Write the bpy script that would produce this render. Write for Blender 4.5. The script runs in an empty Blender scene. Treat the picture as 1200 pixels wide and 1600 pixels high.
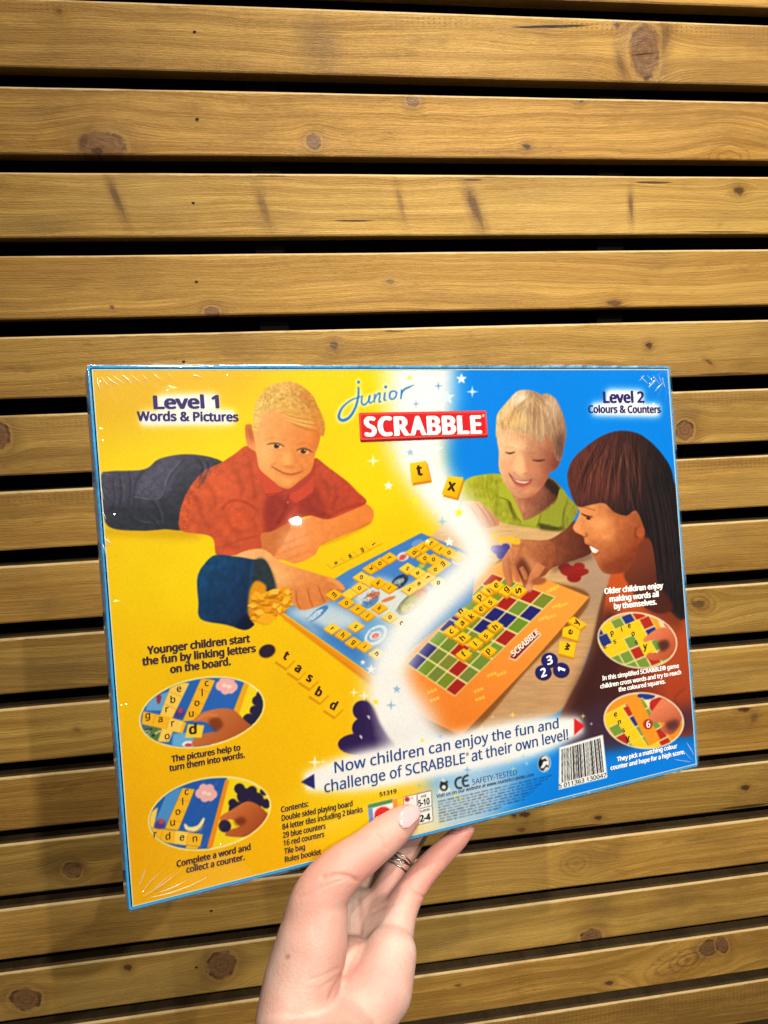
import bpy, bmesh, math, random
import numpy as np
from mathutils import Vector, Matrix, noise as mnoise

SC = bpy.context.scene
COL = SC.collection
rng = random.Random(11)

# ---------------------------------------------------------------- camera
# camera axes (right, up, forward); the slatted wall is the vertical plane y = WALL_Y, eye height 1.5 m
EYE = Vector((0.0, 0.0, 1.5))
RT = Vector((0.98953553, -0.14005991, -0.03467918))
UP = Vector((0.05514296, 0.14498428, 0.98789615))
FW = Vector((0.13333671, 0.97947066, -0.15119042))
FOC = 1150.0                         # focal length in units of a 1200 wide frame
WALL_Y = 1.17970347
cam_data = bpy.data.cameras.new('camera')
cam = bpy.data.objects.new('camera', cam_data)
COL.objects.link(cam)
cam_data.sensor_fit = 'HORIZONTAL'
cam_data.sensor_width = 36.0
cam_data.lens = 36.0 * FOC / 1200.0
cam_data.clip_start = 0.01
cam_data.clip_end = 60.0
m = Matrix((RT, UP, -FW)).transposed().to_4x4()
m.translation = EYE
cam.matrix_world = m
SC.camera = cam

# ---------------------------------------------------------------- room light: no daylight, ceiling lamps and a small lamp near the camera
world = bpy.data.worlds.new('World')
SC.world = world
world.use_nodes = True
wn = world.node_tree.nodes
bg = wn['Background']
bg.inputs[0].default_value = (1.0, 0.95, 0.87, 1)
bg.inputs[1].default_value = 0.09

def lamp(name, kind, loc, energy, col, size=0.02, aim=None, **kw):
    d = bpy.data.lights.new(name, kind)
    d.energy = energy
    d.color = col
    if kind == 'AREA':
        d.shape = 'DISK'; d.size = size
    else:
        d.shadow_soft_size = size
    for k, v in kw.items(): setattr(d, k, v)
    o = bpy.data.objects.new(name, d)
    COL.objects.link(o)
    o.location = EYE + Vector(loc)
    if aim is not None:
        o.rotation_euler = (EYE + Vector(aim) - o.location).to_track_quat('-Z', 'Y').to_euler()
    return o

WARM = (1.0, 0.93, 0.80)
SPOT = dict(spot_size=math.radians(50), spot_blend=1.0)
lamp('wall_washer', 'AREA', (0.60, 0.05, 2.0), 55, WARM, 0.16, (0.40, 1.18, 0.3))
lamp('track_spot_a', 'SPOT', (0.81, -1.81, 1.07), 118, WARM, 0.015, (-0.05, 1.18, -0.75), spot_size=math.radians(46), spot_blend=1.0)
lamp('track_spot_b', 'SPOT', (0.706, -1.557, 1.548), 118, WARM, 0.015, (-0.05, 1.18, -0.85), spot_size=math.radians(46), spot_blend=1.0)
lamp('track_spot_c', 'SPOT', (-0.17, -1.44, 1.49), 190, WARM, 0.015, (0.90, 1.18, -0.25), spot_size=math.radians(50), spot_blend=1.0)
lamp('track_spot_d', 'SPOT', (0.22, -1.43, 1.55), 100, WARM, 0.015, (0.75, 1.18, -0.30), spot_size=math.radians(54), spot_blend=1.0)
lamp('far_lamp', 'POINT', (0.90, -1.24, 0.18), 2.5, (1.0, 0.95, 0.86), 0.008)

SC.view_settings.view_transform = 'Standard'
SC.view_settings.look = 'None'
SC.view_settings.exposure = 0.0
SC.view_settings.gamma = 1.0
SC.view_settings.use_curve_mapping = False
SC.cycles.max_bounces = 8
SC.cycles.transparent_max_bounces = 12

# ---------------------------------------------------------------- helpers
def view_ray(u, v):
    return FW + RT*((u-600)/FOC) - UP*((v-800)/FOC)

def at_depth(u, v, d):
    return EYE + view_ray(u, v)*d

def on_wall(u, v):
    r = view_ray(u, v)
    return EYE + r*(WALL_Y/r.y)

def link(o, parent=None):
    COL.objects.link(o)
    if parent is not None: o.parent = parent
    return o

def mesh_obj(name, me, mat=None, parent=None):
    o = bpy.data.objects.new(name, me)
    if mat is not None: me.materials.append(mat)
    return link(o, parent)

def bm_obj(name, bm, mat=None, parent=None, smooth=False):
    me = bpy.data.meshes.new(name)
    bm.to_mesh(me); bm.free()
    if smooth:
        for p in me.polygons: p.use_smooth = True
    return mesh_obj(name, me, mat, parent)

def tag(o, label=None, cat=None, group=None, kind=None):
    if label: o['label'] = label
    if cat: o['category'] = cat
    if group: o['group'] = group
    if kind: o['kind'] = kind
    return o

class NT:
    """short node-tree writer"""
    def __init__(self, tree): self.t = tree
    def n(self, typ, **kw):
        nd = self.t.nodes.new(typ)
        for k, v in kw.items(): setattr(nd, k, v)
        return nd
    def l(self, a, b): self.t.links.new(a, b)
    def put(self, sock, v):
        if hasattr(v, 'is_linked') or isinstance(v, bpy.types.NodeSocket): self.l(v, sock)
        else: sock.default_value = v
    def math(self, op, a, b=None, c=None, clamp=False):
        nd = self.n('ShaderNodeMath', operation=op, use_clamp=clamp)
        self.put(nd.inputs[0], a)
        if b is not None: self.put(nd.inputs[1], b)
        if c is not None: self.put(nd.inputs[2], c)
        return nd.outputs[0]
    def mix(self, f, a, b, mode='MIX'):
        nd = self.n('ShaderNodeMix', data_type='RGBA', blend_type=mode, clamp_factor=True)
        self.put(nd.inputs[0], f)
        for s, v in ((nd.inputs[6], a), (nd.inputs[7], b)):
            if isinstance(v, tuple) and len(v) == 3: v = (*v, 1)
            self.put(s, v)
        return nd.outputs[2]
    def noise(self, vec, scale, detail=3, rough=.55, dist=0.0):
        nd = self.n('ShaderNodeTexNoise')
        if vec is not None: self.l(vec, nd.inputs['Vector'])
        nd.inputs['Scale'].default_value = scale
        nd.inputs['Detail'].default_value = detail
        nd.inputs['Roughness'].default_value = rough
        nd.inputs['Distortion'].default_value = dist
        return nd.outputs[0]
    def vmul(self, vec, v):
        nd = self.n('ShaderNodeVectorMath', operation='MULTIPLY')
        self.l(vec, nd.inputs[0]); nd.inputs[1].default_value = v
        return nd.outputs[0]
    def step(self, x, lo, hi, a=0.0, b=1.0, smooth=True):
        nd = self.n('ShaderNodeMapRange', interpolation_type='SMOOTHSTEP' if smooth else 'LINEAR')
        self.put(nd.inputs[0], x)
        for i, v in enumerate((lo, hi, a, b)): nd.inputs[i+1].default_value = v
        return nd.outputs[0]

def new_mat(name):
    m = bpy.data.materials.new(name)
    m.use_nodes = True
    t = NT(m.node_tree)
    return m, t, m.node_tree.nodes['Principled BSDF']

def plain(name, col, rough=.5, metal=0.0, coat=0.0, spec=.5):
    m, t, b = new_mat(name)
    b.inputs['Base Color'].default_value = (*col, 1)
    b.inputs['Roughness'].default_value = rough
    b.inputs['Metallic'].default_value = metal
    b.inputs['Coat Weight'].default_value = coat
    b.inputs['Coat Roughness'].default_value = .06
    b.inputs['Specular IOR Level'].default_value = spec
    return m

def srgb(c):
    out = []
    for v in c:
        v = v/255.0
        out.append(v/12.92 if v <= .04045 else ((v+.055)/1.055)**2.4)
    return tuple(out)
# ---------------------------------------------------------------- slatted timber wall
PITCH, BOARD_H, BOARD_T, Z_TOP = 0.115, 0.0908, 0.028, 1.5 + 0.68584

def knot_group():
    g = bpy.data.node_groups.new('oval_distance', 'ShaderNodeTree')
    for nm, st in (('Vector', 'NodeSocketVector'), ('Centre', 'NodeSocketVector'), ('Inverse', 'NodeSocketVector'), ('Angle', 'NodeSocketFloat'), ('Wobble', 'NodeSocketFloat')):
        g.interface.new_socket(nm, in_out='INPUT', socket_type=st)
    g.interface.new_socket('Distance', in_out='OUTPUT', socket_type='NodeSocketFloat')
    g.interface.new_socket('Rise', in_out='OUTPUT', socket_type='NodeSocketFloat')
    t = NT(g)
    i = t.n('NodeGroupInput'); o = t.n('NodeGroupOutput')
    sub = t.n('ShaderNodeVectorMath', operation='SUBTRACT'); t.l(i.outputs[0], sub.inputs[0]); t.l(i.outputs[1], sub.inputs[1])
    rot = t.n('ShaderNodeVectorRotate', rotation_type='Y_AXIS'); t.l(sub.outputs[0], rot.inputs['Vector']); t.l(i.outputs[3], rot.inputs['Angle'])
    mul = t.n('ShaderNodeVectorMath', operation='MULTIPLY'); t.l(rot.outputs[0], mul.inputs[0]); t.l(i.outputs[2], mul.inputs[1])
    ln = t.n('ShaderNodeVectorMath', operation='LENGTH'); t.l(mul.outputs[0], ln.inputs[0])
    nz = t.noise(mul.outputs[0], 1.3, 3, .6)
    w = t.math('MULTIPLY', t.math('SUBTRACT', nz, .5), i.outputs[4])
    t.l(t.math('ADD', ln.outputs['Value'], w), o.inputs[0])
    sp = t.n('ShaderNodeSeparateXYZ'); t.l(sub.outputs[0], sp.inputs[0])
    t.l(sp.outputs[2], o.inputs[1])
    return g
KNOT = knot_group()

# marks seen on the boards: kind, place, half sizes, tilt (degrees), strength
FEATURES = {
 1: [('knot', 1008, 80, 23, 42, 0, 1), ('stain', 500, 75, 42, 60, 0, .75), ('crack', 862, 41, 74, 3, -3, 1), ('crack', 1006, 84, 20, 2, -8, .8), ('streak', 1040, 60, 9, 36, 14, .6), ('streak', 970, 100, 7, 34, -16, .6), ('dot', 964, 39, 6, 6, 0, .8), ('dot', 92, 17, 7, 6, 0, .5)],
 2: [('knot', 160, 228, 36, 22, 0, .75), ('streak', 130, 222, 9, 22, 30, .9), ('dot', 152, 236, 12, 8, 0, 1), ('knot', 490, 221, 12, 12, 0, .9), ('knot', 645, 158, 10, 9, 0, .8), ('dot', 907, 155, 8, 7, 0, 1), ('dot', 823, 229, 8, 6, 0, 1), ('ring', 1140, 250, 34, 26, 0, .6), ('stain', 90, 180, 60, 30, 0, .35)],
 3: [('streak', 182, 310, 8, 42, -18, .85), ('streak', 412, 325, 9, 40, -14, .6), ('crack', 552, 345, 37, 1.6, 0, 1), ('streak', 626, 318, 6, 36, -10, .5), ('streak', 742, 325, 10, 44, -20, 1), ('streak', 986, 322, 5, 30, -3, .85), ('crack', 1022, 285, 36, 2.4, 0, .9), ('dot', 1155, 298, 11, 9, 0, .9), ('crack', 740, 281, 18, 2, 0, .8), ('crack', 1130, 362, 60, 1.5, 0, .7), ('stain', 60, 350, 90, 16, 0, .45), ('crack', 425, 275, 30, 2, 0, .6)],
 4: [('knot', 331, 488, 12, 9, 0, 1), ('dot', 175, 480, 4, 4, 0, .8), ('dot', 960, 474, 16, 7, 0, .8), ('stain', 1020, 400, 50, 26, 0, .3), ('dot', 610, 440, 8, 6, 0, .5)],
 5: [('dot', 522, 540, 8, 9, 0, .8), ('dot', 1014, 540, 7, 7, 0, 1), ('dot', 935, 575, 20, 6, 0, .9), ('crack', 615, 517, 20, 2, 0, .8), ('dot', 1108, 566, 9, 3, 30, .7), ('crack', 1130, 584, 50, 2.4, 0, .7)],
 6: [('knot', 1070, 673, 14, 15, 0, 1), ('knot', -4, 680, 20, 22, 0, 1), ('stain', 1075, 640, 32, 20, 0, .5), ('stain', 60, 715, 60, 5, 0, .4)],
 7: [('stain', 1150, 725, 70, 8, 0, .4), ('stain', 60, 778, 80, 6, 0, .35)],
 8: [('stain', 1150, 835, 30, 16, 0, .35), ('stain', 40, 950, 70, 12, 0, .3)],
 9: [('ring', 1094, 942, 26, 18, 20, .9), ('dot', 1092, 944, 14, 8, 0, .7), ('stain', 100, 1040, 60, 20, 0, .3)],
 10: [('stain', 1150, 1050, 70, 20, 0, .3), ('dot', 120, 1140, 8, 5, 0, .4)],
 11: [('dot', 1163, 1109, 13, 5, 0, 1), ('streak', 1178, 1122, 8, 12, 30, .7), ('stain', 1130, 1130, 40, 30, 0, .35), ('stain', 130, 1260, 60, 16, 0, .35)],
 12: [('dot', 1165, 1231, 9, 6, 0, 1), ('dot', 935, 1278, 8, 5, 0, 1), ('dot', 820, 1273, 12, 6, 0, 1), ('dot', 803, 1274, 5, 4, 0, 1), ('crack', 1165, 1260, 50, 2.2, 0, .9), ('knot', 113, 1360, 15, 12, 30, .9), ('streak', 124, 1353, 7, 12, -40, .9), ('stain', 85, 1360, 45, 14, 0, .5), ('crack', 900, 1292, 50, 2, 0, .8), ('dot', 815, 1297, 9, 5, 0, .7)],
 13: [('stain', 930, 1340, 70, 26, -10, .55), ('ring', 900, 1350, 26, 20, 0, .5), ('stain', 1120, 1310, 70, 18, 0, .45), ('stain', 100, 1450, 70, 12, 0, .4)],
 14: [('knot', 924, 1464, 17, 12, 0, 1), ('stain', 935, 1420, 36, 34, 0, .6), ('stain', 1060, 1400, 40, 24, 0, .5), ('knot', 40, 1562, 24, 17, 15, .95), ('knot', 346, 1508, 22, 21, 25, .9), ('dot', 200, 1512, 9, 7, 0, .9), ('stain', 300, 1540, 40, 20, 0, .4), ('streak', 322, 1505, 6, 26, 10, .3)],
 15: [('knot', 1108, 1481, 15, 12, -10, 1), ('knot', 1128, 1476, 9, 14, -20, .9), ('ring', 1075, 1500, 30, 18, -20, .9), ('ring', 1050, 1510, 46, 22, -20, .6), ('dot', 952, 1536, 9, 5, 0, .9), ('dot', 716, 1540, 7, 4, 0, .6)],
 16: [('stain', 1000, 1570, 40, 24, 0, .4)],
}
NAILS = {1: (304, 49.5), 2: (308, 186), 3: (302, 317), 4: (307, 440), 5: (287, 565), 13: (330, 1423), 14: (307, 1511)}
SAW = {1: (.020, .046), 6: (.016, .046), 7: (.018, .046), 16: (.0, .046)}

def wood(k):
    m, t, b = new_mat('varnished_pine')
    tc = t.n('ShaderNodeTexCoord')
    P = tc.outputs['Object']
    off = t.n('ShaderNodeVectorMath', operation='ADD'); t.l(P, off.inputs[0]); off.inputs[1].default_value = (k*7.31, k*3.17, k*1.93)
    Q = off.outputs[0]
    r = random.Random(k*13+1)
    zc = Z_TOP - k*PITCH - BOARD_H/2
    cols, warp = [], None
    for kind, u, v, hu, hv, ang, st in FEATURES.get(k, []):
        c = on_wall(u, v); ex = on_wall(u+hu, v); ez = on_wall(u, v+hv)
        rx, rz = abs(ex.x-c.x), abs(c.z-ez.z)
        g = t.n('ShaderNodeGroup'); g.node_tree = KNOT
        t.l(P, g.inputs[0])
        g.inputs[1].default_value = (c.x, -BOARD_T/2, c.z-zc)
        g.inputs[2].default_value = (1/rx, 0, 1/rz)
        g.inputs[3].default_value = math.radians(-ang)
        g.inputs[4].default_value = {'knot': .55, 'dot': 1.2, 'streak': 1.1, 'stain': 1.2, 'crack': .5, 'ring': .5}[kind]
        d, rise = g.outputs
        cols.append((kind, d, st))
        if kind in ('knot', 'ring', 'dot'):
            e = t.math('MULTIPLY', rise, t.math('EXPONENT', t.math('MULTIPLY', t.math('POWER', d, 2.0), -.22)))
            e = t.math('MULTIPLY', e, -.85)
            warp = e if warp is None else t.math('ADD', warp, e)
    sp = t.n('ShaderNodeSeparateXYZ'); t.l(Q, sp.inputs[0])
    wob = t.math('MULTIPLY', t.math('SUBTRACT', t.noise(t.vmul(Q, (2.2, 0, 6)), 1, 2), .5), .05)
    z = t.math('ADD', sp.outputs[2], wob)
    if warp is not None: z = t.math('ADD', z, warp)
    cb = t.n('ShaderNodeCombineXYZ')
    t.l(sp.outputs[0], cb.inputs[0]); t.l(sp.outputs[1], cb.inputs[1]); t.l(z, cb.inputs[2])
    R = cb.outputs[0]
    rings = t.noise(t.vmul(R, (.55, 20, r.uniform(70, 120))), 1, 2, .5)            # growth rings
    ring2 = t.noise(t.vmul(R, (1.6, 40, 230)), 1, 3, .65)
    fine = t.noise(t.vmul(R, (11, 60, 760)), 1, 4, .75)
    flick = t.noise(t.vmul(R, (55, 60, 330)), 1, 3, .7)
    blot = t.noise(t.vmul(Q, (3.6, 4, 12)), 1, 5, .68)
    grime = t.noise(t.vmul(Q, (14, 4, 40)), 1, 5, .75)
    pores = t.noise(t.vmul(Q, (160, 60, 420)), 1, 3, .7)
    kx = 1 + r.uniform(-.24, .12)
    warmth = r.uniform(-.04, .05)
    tint = lambda c: (c[0]*kx, c[1]*kx*(1-warmth), c[2]*kx*(1-2*warmth))
    base = t.mix(t.step(rings, .36, .62), tint((.560, .324, .070)), tint((.378, .198, .034)))
    base = t.mix(t.math('MULTIPLY', t.step(ring2, .48, .68), .50), base, tint((.235, .108, .014)))
    base = t.mix(t.step(blot, .42, .66, 0, .72), base, tint((.255, .130, .026)))
    base = t.mix(t.step(grime, .56, .72, 0, .50), base, tint((.180, .084, .014)))
    base = t.mix(t.math('MULTIPLY', t.step(fine, .46, .68), .50), base, (.170, .076, .012))
    base = t.mix(t.math('MULTIPLY', t.step(pores, .60, .76), .40), base, (.140, .062, .012))
    base = t.mix(t.math('MULTIPLY', t.step(flick, .58, .76), .30), base, (.64, .40, .12))
    patch = t.noise(t.vmul(Q, (1.9, 4, 6)), 1, 2, .5)
    base = t.mix(t.step(patch, .50, .70, 0, .38), base, tint((.60, .372, .098)))
    base = t.mix(.14, base, tint((.44, .250, .052)))
    if k in SAW:                                                   # chatter left by the planer: short ticks across the grain
        lo, hi = SAW[k]
        spz = t.n('ShaderNodeSeparateXYZ'); t.l(P, spz.inputs[0])
        tick = t.math('SINE', t.math('MULTIPLY', t.math('ADD', spz.outputs[0], t.math('MULTIPLY', t.noise(t.vmul(Q, (3, 0, 30)), 1, 1), .006)), 760))
        band = t.math('MULTIPLY', t.step(spz.outputs[2], lo, lo+.012), t.step(t.noise(t.vmul(Q, (3.2, 0, 4)), 1, 2), .40, .56))
        rowz = t.step(t.math('SINE', t.math('MULTIPLY', spz.outputs[2], 1050)), -.3, .6)
        base = t.mix(t.math('MULTIPLY', t.math('MULTIPLY', t.math('MULTIPLY', t.step(tick, .1, .8), band), rowz), .55), base, (.17, .075, .018))
    knotmask = None
    for kind, d, st in cols:
        if kind == 'knot':
            jag = t.math('ADD', d, t.math('MULTIPLY', t.math('SUBTRACT', t.noise(t.vmul(P, (120, 0, 120)), 1, 3, .7), .5), .24))
            halo = t.math('MULTIPLY', t.step(jag, 2.6, .8), .62*st)
            base = t.mix(halo, base, (.175, .078, .018))
            pale = t.math('MULTIPLY', t.math('MULTIPLY', t.step(jag, 1.4, 1.2), t.step(jag, .9, 1.1)), .40*st)
            base = t.mix(pale, base, (.50, .29, .085))
            wave = t.math('SINE', t.math('ADD', t.math('MULTIPLY', d, 15), t.math('MULTIPLY', t.noise(t.vmul(P, (150, 0, 150)), 1, 2), 8)))
            kc = t.mix(t.step(wave, -1, 1.2), (.150, .068, .028), (.205, .102, .046))
            kc = t.mix(t.step(t.noise(t.vmul(P, (90, 0, 260)), 1, 3, .7), .5, .75, 0, .4), kc, (.085, .032, .013))
            base = t.mix(t.math('MULTIPLY', t.step(jag, 1.12, .74), .90*st), base, kc)
            edge = t.math('MULTIPLY', t.step(jag, 1.16, 1.02), t.step(jag, .78, .96))
            patchy = t.step(t.noise(t.vmul(P, (45, 0, 45)), 1, 2), .44, .60)
            base = t.mix(t.math('MULTIPLY', t.math('MULTIPLY', edge, patchy), .85*st), base, (.045, .018, .007))
            sx = t.n('ShaderNodeSeparateXYZ'); t.l(t.vmul(P, (1, 1, 1)), sx.inputs[0])
            split = t.math('ABSOLUTE', t.math('SUBTRACT', t.noise(t.vmul(P, (26, 0, 60)), 1, 2, .6), .5))
            base = t.mix(t.math('MULTIPLY', t.math('MULTIPLY', t.step(split, .006, .001), t.step(d, .85, .6)), .8*st), base, (.022, .010, .005))
        elif kind == 'dot':
            base = t.mix(t.math('MULTIPLY', t.step(d, 2.4, .5), .5*st), base, (.17, .075, .02))
            base = t.mix(t.math('MULTIPLY', t.step(d, 1.0, .45), .92*st), base, (.050, .020, .008))
        elif kind == 'streak':
            base = t.mix(t.math('MULTIPLY', t.step(d, 2.0, .3), .55*st), base, (.15, .068, .022))
            base = t.mix(t.math('MULTIPLY', t.step(d, .95, .25), .75*st), base, (.095, .040, .016))
        elif kind == 'stain':
            base = t.mix(t.math('MULTIPLY', t.step(d, 1.35, .15), .72*st), base, (.150, .078, .024))
        elif kind == 'ring':
            wave = t.step(t.math('SINE', t.math('MULTIPLY', d, 15)), .1, .9)
            base = t.mix(t.math('MULTIPLY', t.math('MULTIPLY', wave, t.step(d, 1.5, .6)), .62*st), base, (.16, .068, .018))
        elif kind == 'crack':
            base = t.mix(t.math('MULTIPLY', t.step(d, 1.0, .6), .97*st), base, (.014, .007, .004))
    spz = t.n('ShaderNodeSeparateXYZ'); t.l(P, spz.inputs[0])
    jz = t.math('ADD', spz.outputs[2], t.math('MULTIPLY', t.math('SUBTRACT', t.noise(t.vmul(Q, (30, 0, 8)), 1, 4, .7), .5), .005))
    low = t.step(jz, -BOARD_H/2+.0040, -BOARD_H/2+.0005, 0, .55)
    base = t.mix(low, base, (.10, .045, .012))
    lit_edge = t.math('MULTIPLY', t.step(jz, BOARD_H/2-.0042, BOARD_H/2-.0022), t.step(t.noise(t.vmul(Q, (5, 0, 0)), 1, 4, .7), .34, .52, .25, .95))  # bright line of light along the top bevel, put into the base colour
    base = t.mix(lit_edge, base, (.66, .47, .22))
    shaded_top = t.math('MULTIPLY', t.step(spz.outputs[1], -BOARD_T/2+.0026, -BOARD_T/2+.0042), t.step(spz.outputs[2], 0.0, .01))  # shade on the top faces in the gaps, painted as darker colour
    base = t.mix(t.math('MULTIPLY', shaded_top, .96), base, t.mix(t.step(grime, .4, .65), (.062, .038, .018), (.030, .018, .009)))
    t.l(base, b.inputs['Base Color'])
    t.l(t.step(fine, .3, .8, .36, .60), b.inputs['Roughness'])
    b.inputs['Specular IOR Level'].default_value = .34
    bump = t.n('ShaderNodeBump'); bump.inputs['Strength'].default_value = .75; bump.inputs['Distance'].default_value = .0016
    t.l(t.math('ADD', t.math('MULTIPLY', rings, .5), t.math('ADD', t.math('ADD', fine, t.math('MULTIPLY', pores, .5)), t.math('MULTIPLY', blot, 1.2))), bump.inputs['Height'])
    t.l(bump.outputs[0], b.inputs['Normal'])
    return m

def board_mesh(k):
    """long plank with eased edges; the edge line wanders a little, as cut timber does"""
    r = random.Random(k*7+3)
    bm = bmesh.new()
    xs = np.linspace(-1.5, 2.1, 181)
    e, h, T = .0032, BOARD_H/2, BOARD_T
    prof = [(0, -h+e), (0, h-e), (.00025, h-.0020), (.0010, h-.0009), (.0021, h-.00025), (e, h), (T-.001, h), (T, h-.001), (T, -h+.001), (T-.001, -h), (e, -h), (.0009, -h+.0008)]
    rows = []
    for x in xs:
        a = mnoise.noise(Vector((x*1.3, k*5.1, 0)))*.0011 + mnoise.noise(Vector((x*9, k*5.1, 3)))*.0004
        c = mnoise.noise(Vector((x*1.3, k*5.1, 9)))*.0011 + mnoise.noise(Vector((x*9, k*5.1, 12)))*.0004
        y0 = mnoise.noise(Vector((x*.9, k*2.7, 5)))*.0012
        rows.append([bm.verts.new((x, y + y0 - BOARD_T/2, z + (a if z > 0 else c))) for y, z in prof])
    for p, q in zip(rows, rows[1:]):
        for i in range(len(prof)):
            j = (i+1) % len(prof)
            bm.faces.new((p[i], p[j], q[j], q[i]))
    bm.faces.new(rows[0][::-1]); bm.faces.new(rows[-1])
    bmesh.ops.recalc_face_normals(bm, faces=bm.faces)
    return bm

wall = bpy.data.objects.new('slatted_wall', None)
link(wall)
wall.location = (0.3, WALL_Y, 0.0)
wall['kind'] = 'thing'
tag(wall, 'slatted timber wall of varnished pine boards with dark gaps behind the game box', 'wall')
felt = plain('black_felt', (.004, .0036, .003), .95, spec=.1)
bm = bmesh.new()
bmesh.ops.create_cube(bm, size=1, matrix=Matrix.Translation((0.0, BOARD_T+.055, 1.35)) @ Matrix.Diagonal((3.6, .01, 2.9, 1)))
bm_obj('backing_panel', bm, felt, wall)
for x in (0.07-.37, .63-.37, 1.3-.37, -.9):
    bm = bmesh.new()
    bmesh.ops.create_cube(bm, size=1, matrix=Matrix.Translation((x, BOARD_T+.0245, 1.35)) @ Matrix.Diagonal((.045, .045, 2.9, 1)))
    bm_obj('batten', bm, plain('black_batten', (.004, .0035, .003), .9, spec=.1), wall)
nail_mat = plain('rusty_nail', (.012, .009, .008), .7, .3)
BOARD_NOTE = {1: 'board with a big tall oval knot and a long crack', 3: 'board crossed by dark slanting streaks', 2: 'board with a half knot at its lower edge'}
for k in range(-1, 19):
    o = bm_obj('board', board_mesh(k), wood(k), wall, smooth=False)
    zc = Z_TOP - k*PITCH - BOARD_H/2
    o.location = (-wall.location.x, BOARD_T/2, zc)
    if k in BOARD_NOTE: o['label'] = BOARD_NOTE[k]
    if k in NAILS:
        c = on_wall(*NAILS[k])
        nb = bmesh.new()
        bmesh.ops.create_cone(nb, cap_ends=True, segments=12, radius1=.0021, radius2=.0017, depth=.0016,
                              matrix=Matrix.Translation((c.x, -BOARD_T/2-.0001, c.z-zc)) @ Matrix.Rotation(math.pi/2, 4, 'X') @ Matrix.Diagonal((1.35, .85, 1, 1)))
        bm_obj('nail', nb, nail_mat, o)
# ---------------------------------------------------------------- printed picture of the box back
# A small painter: smooth polygons, strokes and ellipses are blended into a float canvas that becomes the
# colour attribute of the printed sheet.  Coordinates are sheet coordinates (see sheet_point).
AS, AX, AY = 1.6, 128.0, 562.0
AW, AH = int((1102 - AX) * AS), int((1432 - AY) * AS)
canvas = np.zeros((AH, AW, 3), np.float32)

def catmull(pts, closed=True, n=7):
    P = np.asarray(pts, float)
    if len(P) < 3: return P
    if closed: Q = np.vstack([P[-1], P, P[0], P[1]])
    else: Q = np.vstack([2*P[0]-P[1], P, 2*P[-1]-P[-2]])
    t = np.linspace(0, 1, n, endpoint=False)[:, None]
    out = []
    for i in range(1, len(Q)-2):
        a, b, c, d = Q[i-1], Q[i], Q[i+1], Q[i+2]
        out.append(.5*((2*b) + (c-a)*t + (2*a-5*b+4*c-d)*t*t + (3*b-a-3*c+d)*t**3))
    out = np.vstack(out)
    if not closed: out = np.vstack([out, P[-1]])
    return out

def box1(m, r, ax):
    k = 2*r+1
    pad = [(0, 0), (0, 0)]; pad[ax] = (r+1, r)
    c = np.cumsum(np.pad(m, pad, mode='edge'), axis=ax)
    if ax == 0: return (c[k:] - c[:-k]) / k
    return (c[:, k:] - c[:, :-k]) / k

def gblur(m, s):
    r = max(1, int(round(s*1.0)))
    if s < .35: return m
    for _ in range(3):
        m = box1(box1(m, r, 0), r, 1)
    return m

def cover(pts, blur=0.0):
    """anti-aliased coverage of a polygon -> (mask, row0, col0)"""
    P = (np.asarray(pts, float) - (AX, AY)) * AS
    pad = int(blur*AS*3.2) + 3
    x0 = int(max(0, math.floor(P[:, 0].min()) - pad)); x1 = int(min(AW, math.ceil(P[:, 0].max()) + pad))
    y0 = int(max(0, math.floor(P[:, 1].min()) - pad)); y1 = int(min(AH, math.ceil(P[:, 1].max()) + pad))
    if x1 - x0 < 2 or y1 - y0 < 2: return None
    w, h, SUB = x1-x0, y1-y0, 3
    acc = np.zeros((h*SUB, w+2), np.float32)
    Q = P - (x0, y0)
    for (xa, ya), (xb, yb) in zip(Q, np.roll(Q, -1, 0)):
        if ya == yb: continue
        sg = 1.0
        if ya > yb: xa, ya, xb, yb = xb, yb, xa, ya; sg = -1.0
        r0 = max(0, int(math.ceil(ya*SUB-.5))); r1 = min(h*SUB-1, int(math.ceil(yb*SUB-.5))-1)
        if r1 < r0: continue
        rr = np.arange(r0, r1+1)
        xs = np.clip(xa + ((rr+.5)/SUB - ya) * (xb-xa)/(yb-ya), 0, w)
        xi = xs.astype(int); fr = xs - xi
        acc[rr, xi] += sg*(1-fr); acc[rr, xi+1] += sg*fr
    m = np.abs(np.cumsum(acc, 1))[:, :w]
    m = np.minimum(m, 1).reshape(h, SUB, w).mean(1)
    if blur > 0: m = gblur(m, blur*AS)
    return m, y0, x0

def paint(mk, col, a=1.0, clip=None):
    if mk is None: return
    m, y0, x0 = mk
    h, w = m.shape
    m = m * a
    if clip is not None:
        cm, cy, cx = clip
        full = np.zeros_like(m)
        ya, yb = max(y0, cy), min(y0+h, cy+cm.shape[0]); xa, xb = max(x0, cx), min(x0+w, cx+cm.shape[1])
        if yb <= ya or xb <= xa: return
        full[ya-y0:yb-y0, xa-x0:xb-x0] = cm[ya-cy:yb-cy, xa-cx:xb-cx]
        m = m * full
    sub = canvas[y0:y0+h, x0:x0+w]
    if isinstance(col, dict):           # linear blend between two colours
        (ax_, ay_), (bx_, by_) = col['p'], col['q']
        yy, xx = np.mgrid[y0:y0+h, x0:x0+w].astype(np.float32)
        xx = xx/AS + AX; yy = yy/AS + AY
        d2 = (bx_-ax_)**2 + (by_-ay_)**2
        t = np.clip(((xx-ax_)*(bx_-ax_) + (yy-ay_)*(by_-ay_))/d2, 0, 1)[..., None]
        c = np.array(col['a'], np.float32)*(1-t) + np.array(col['b'], np.float32)*t
    else:
        c = np.array(col, np.float32)
    sub += (c - sub) * m[..., None]

def grad(p, a, q, b): return {'p': p, 'a': a, 'q': q, 'b': b}

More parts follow.
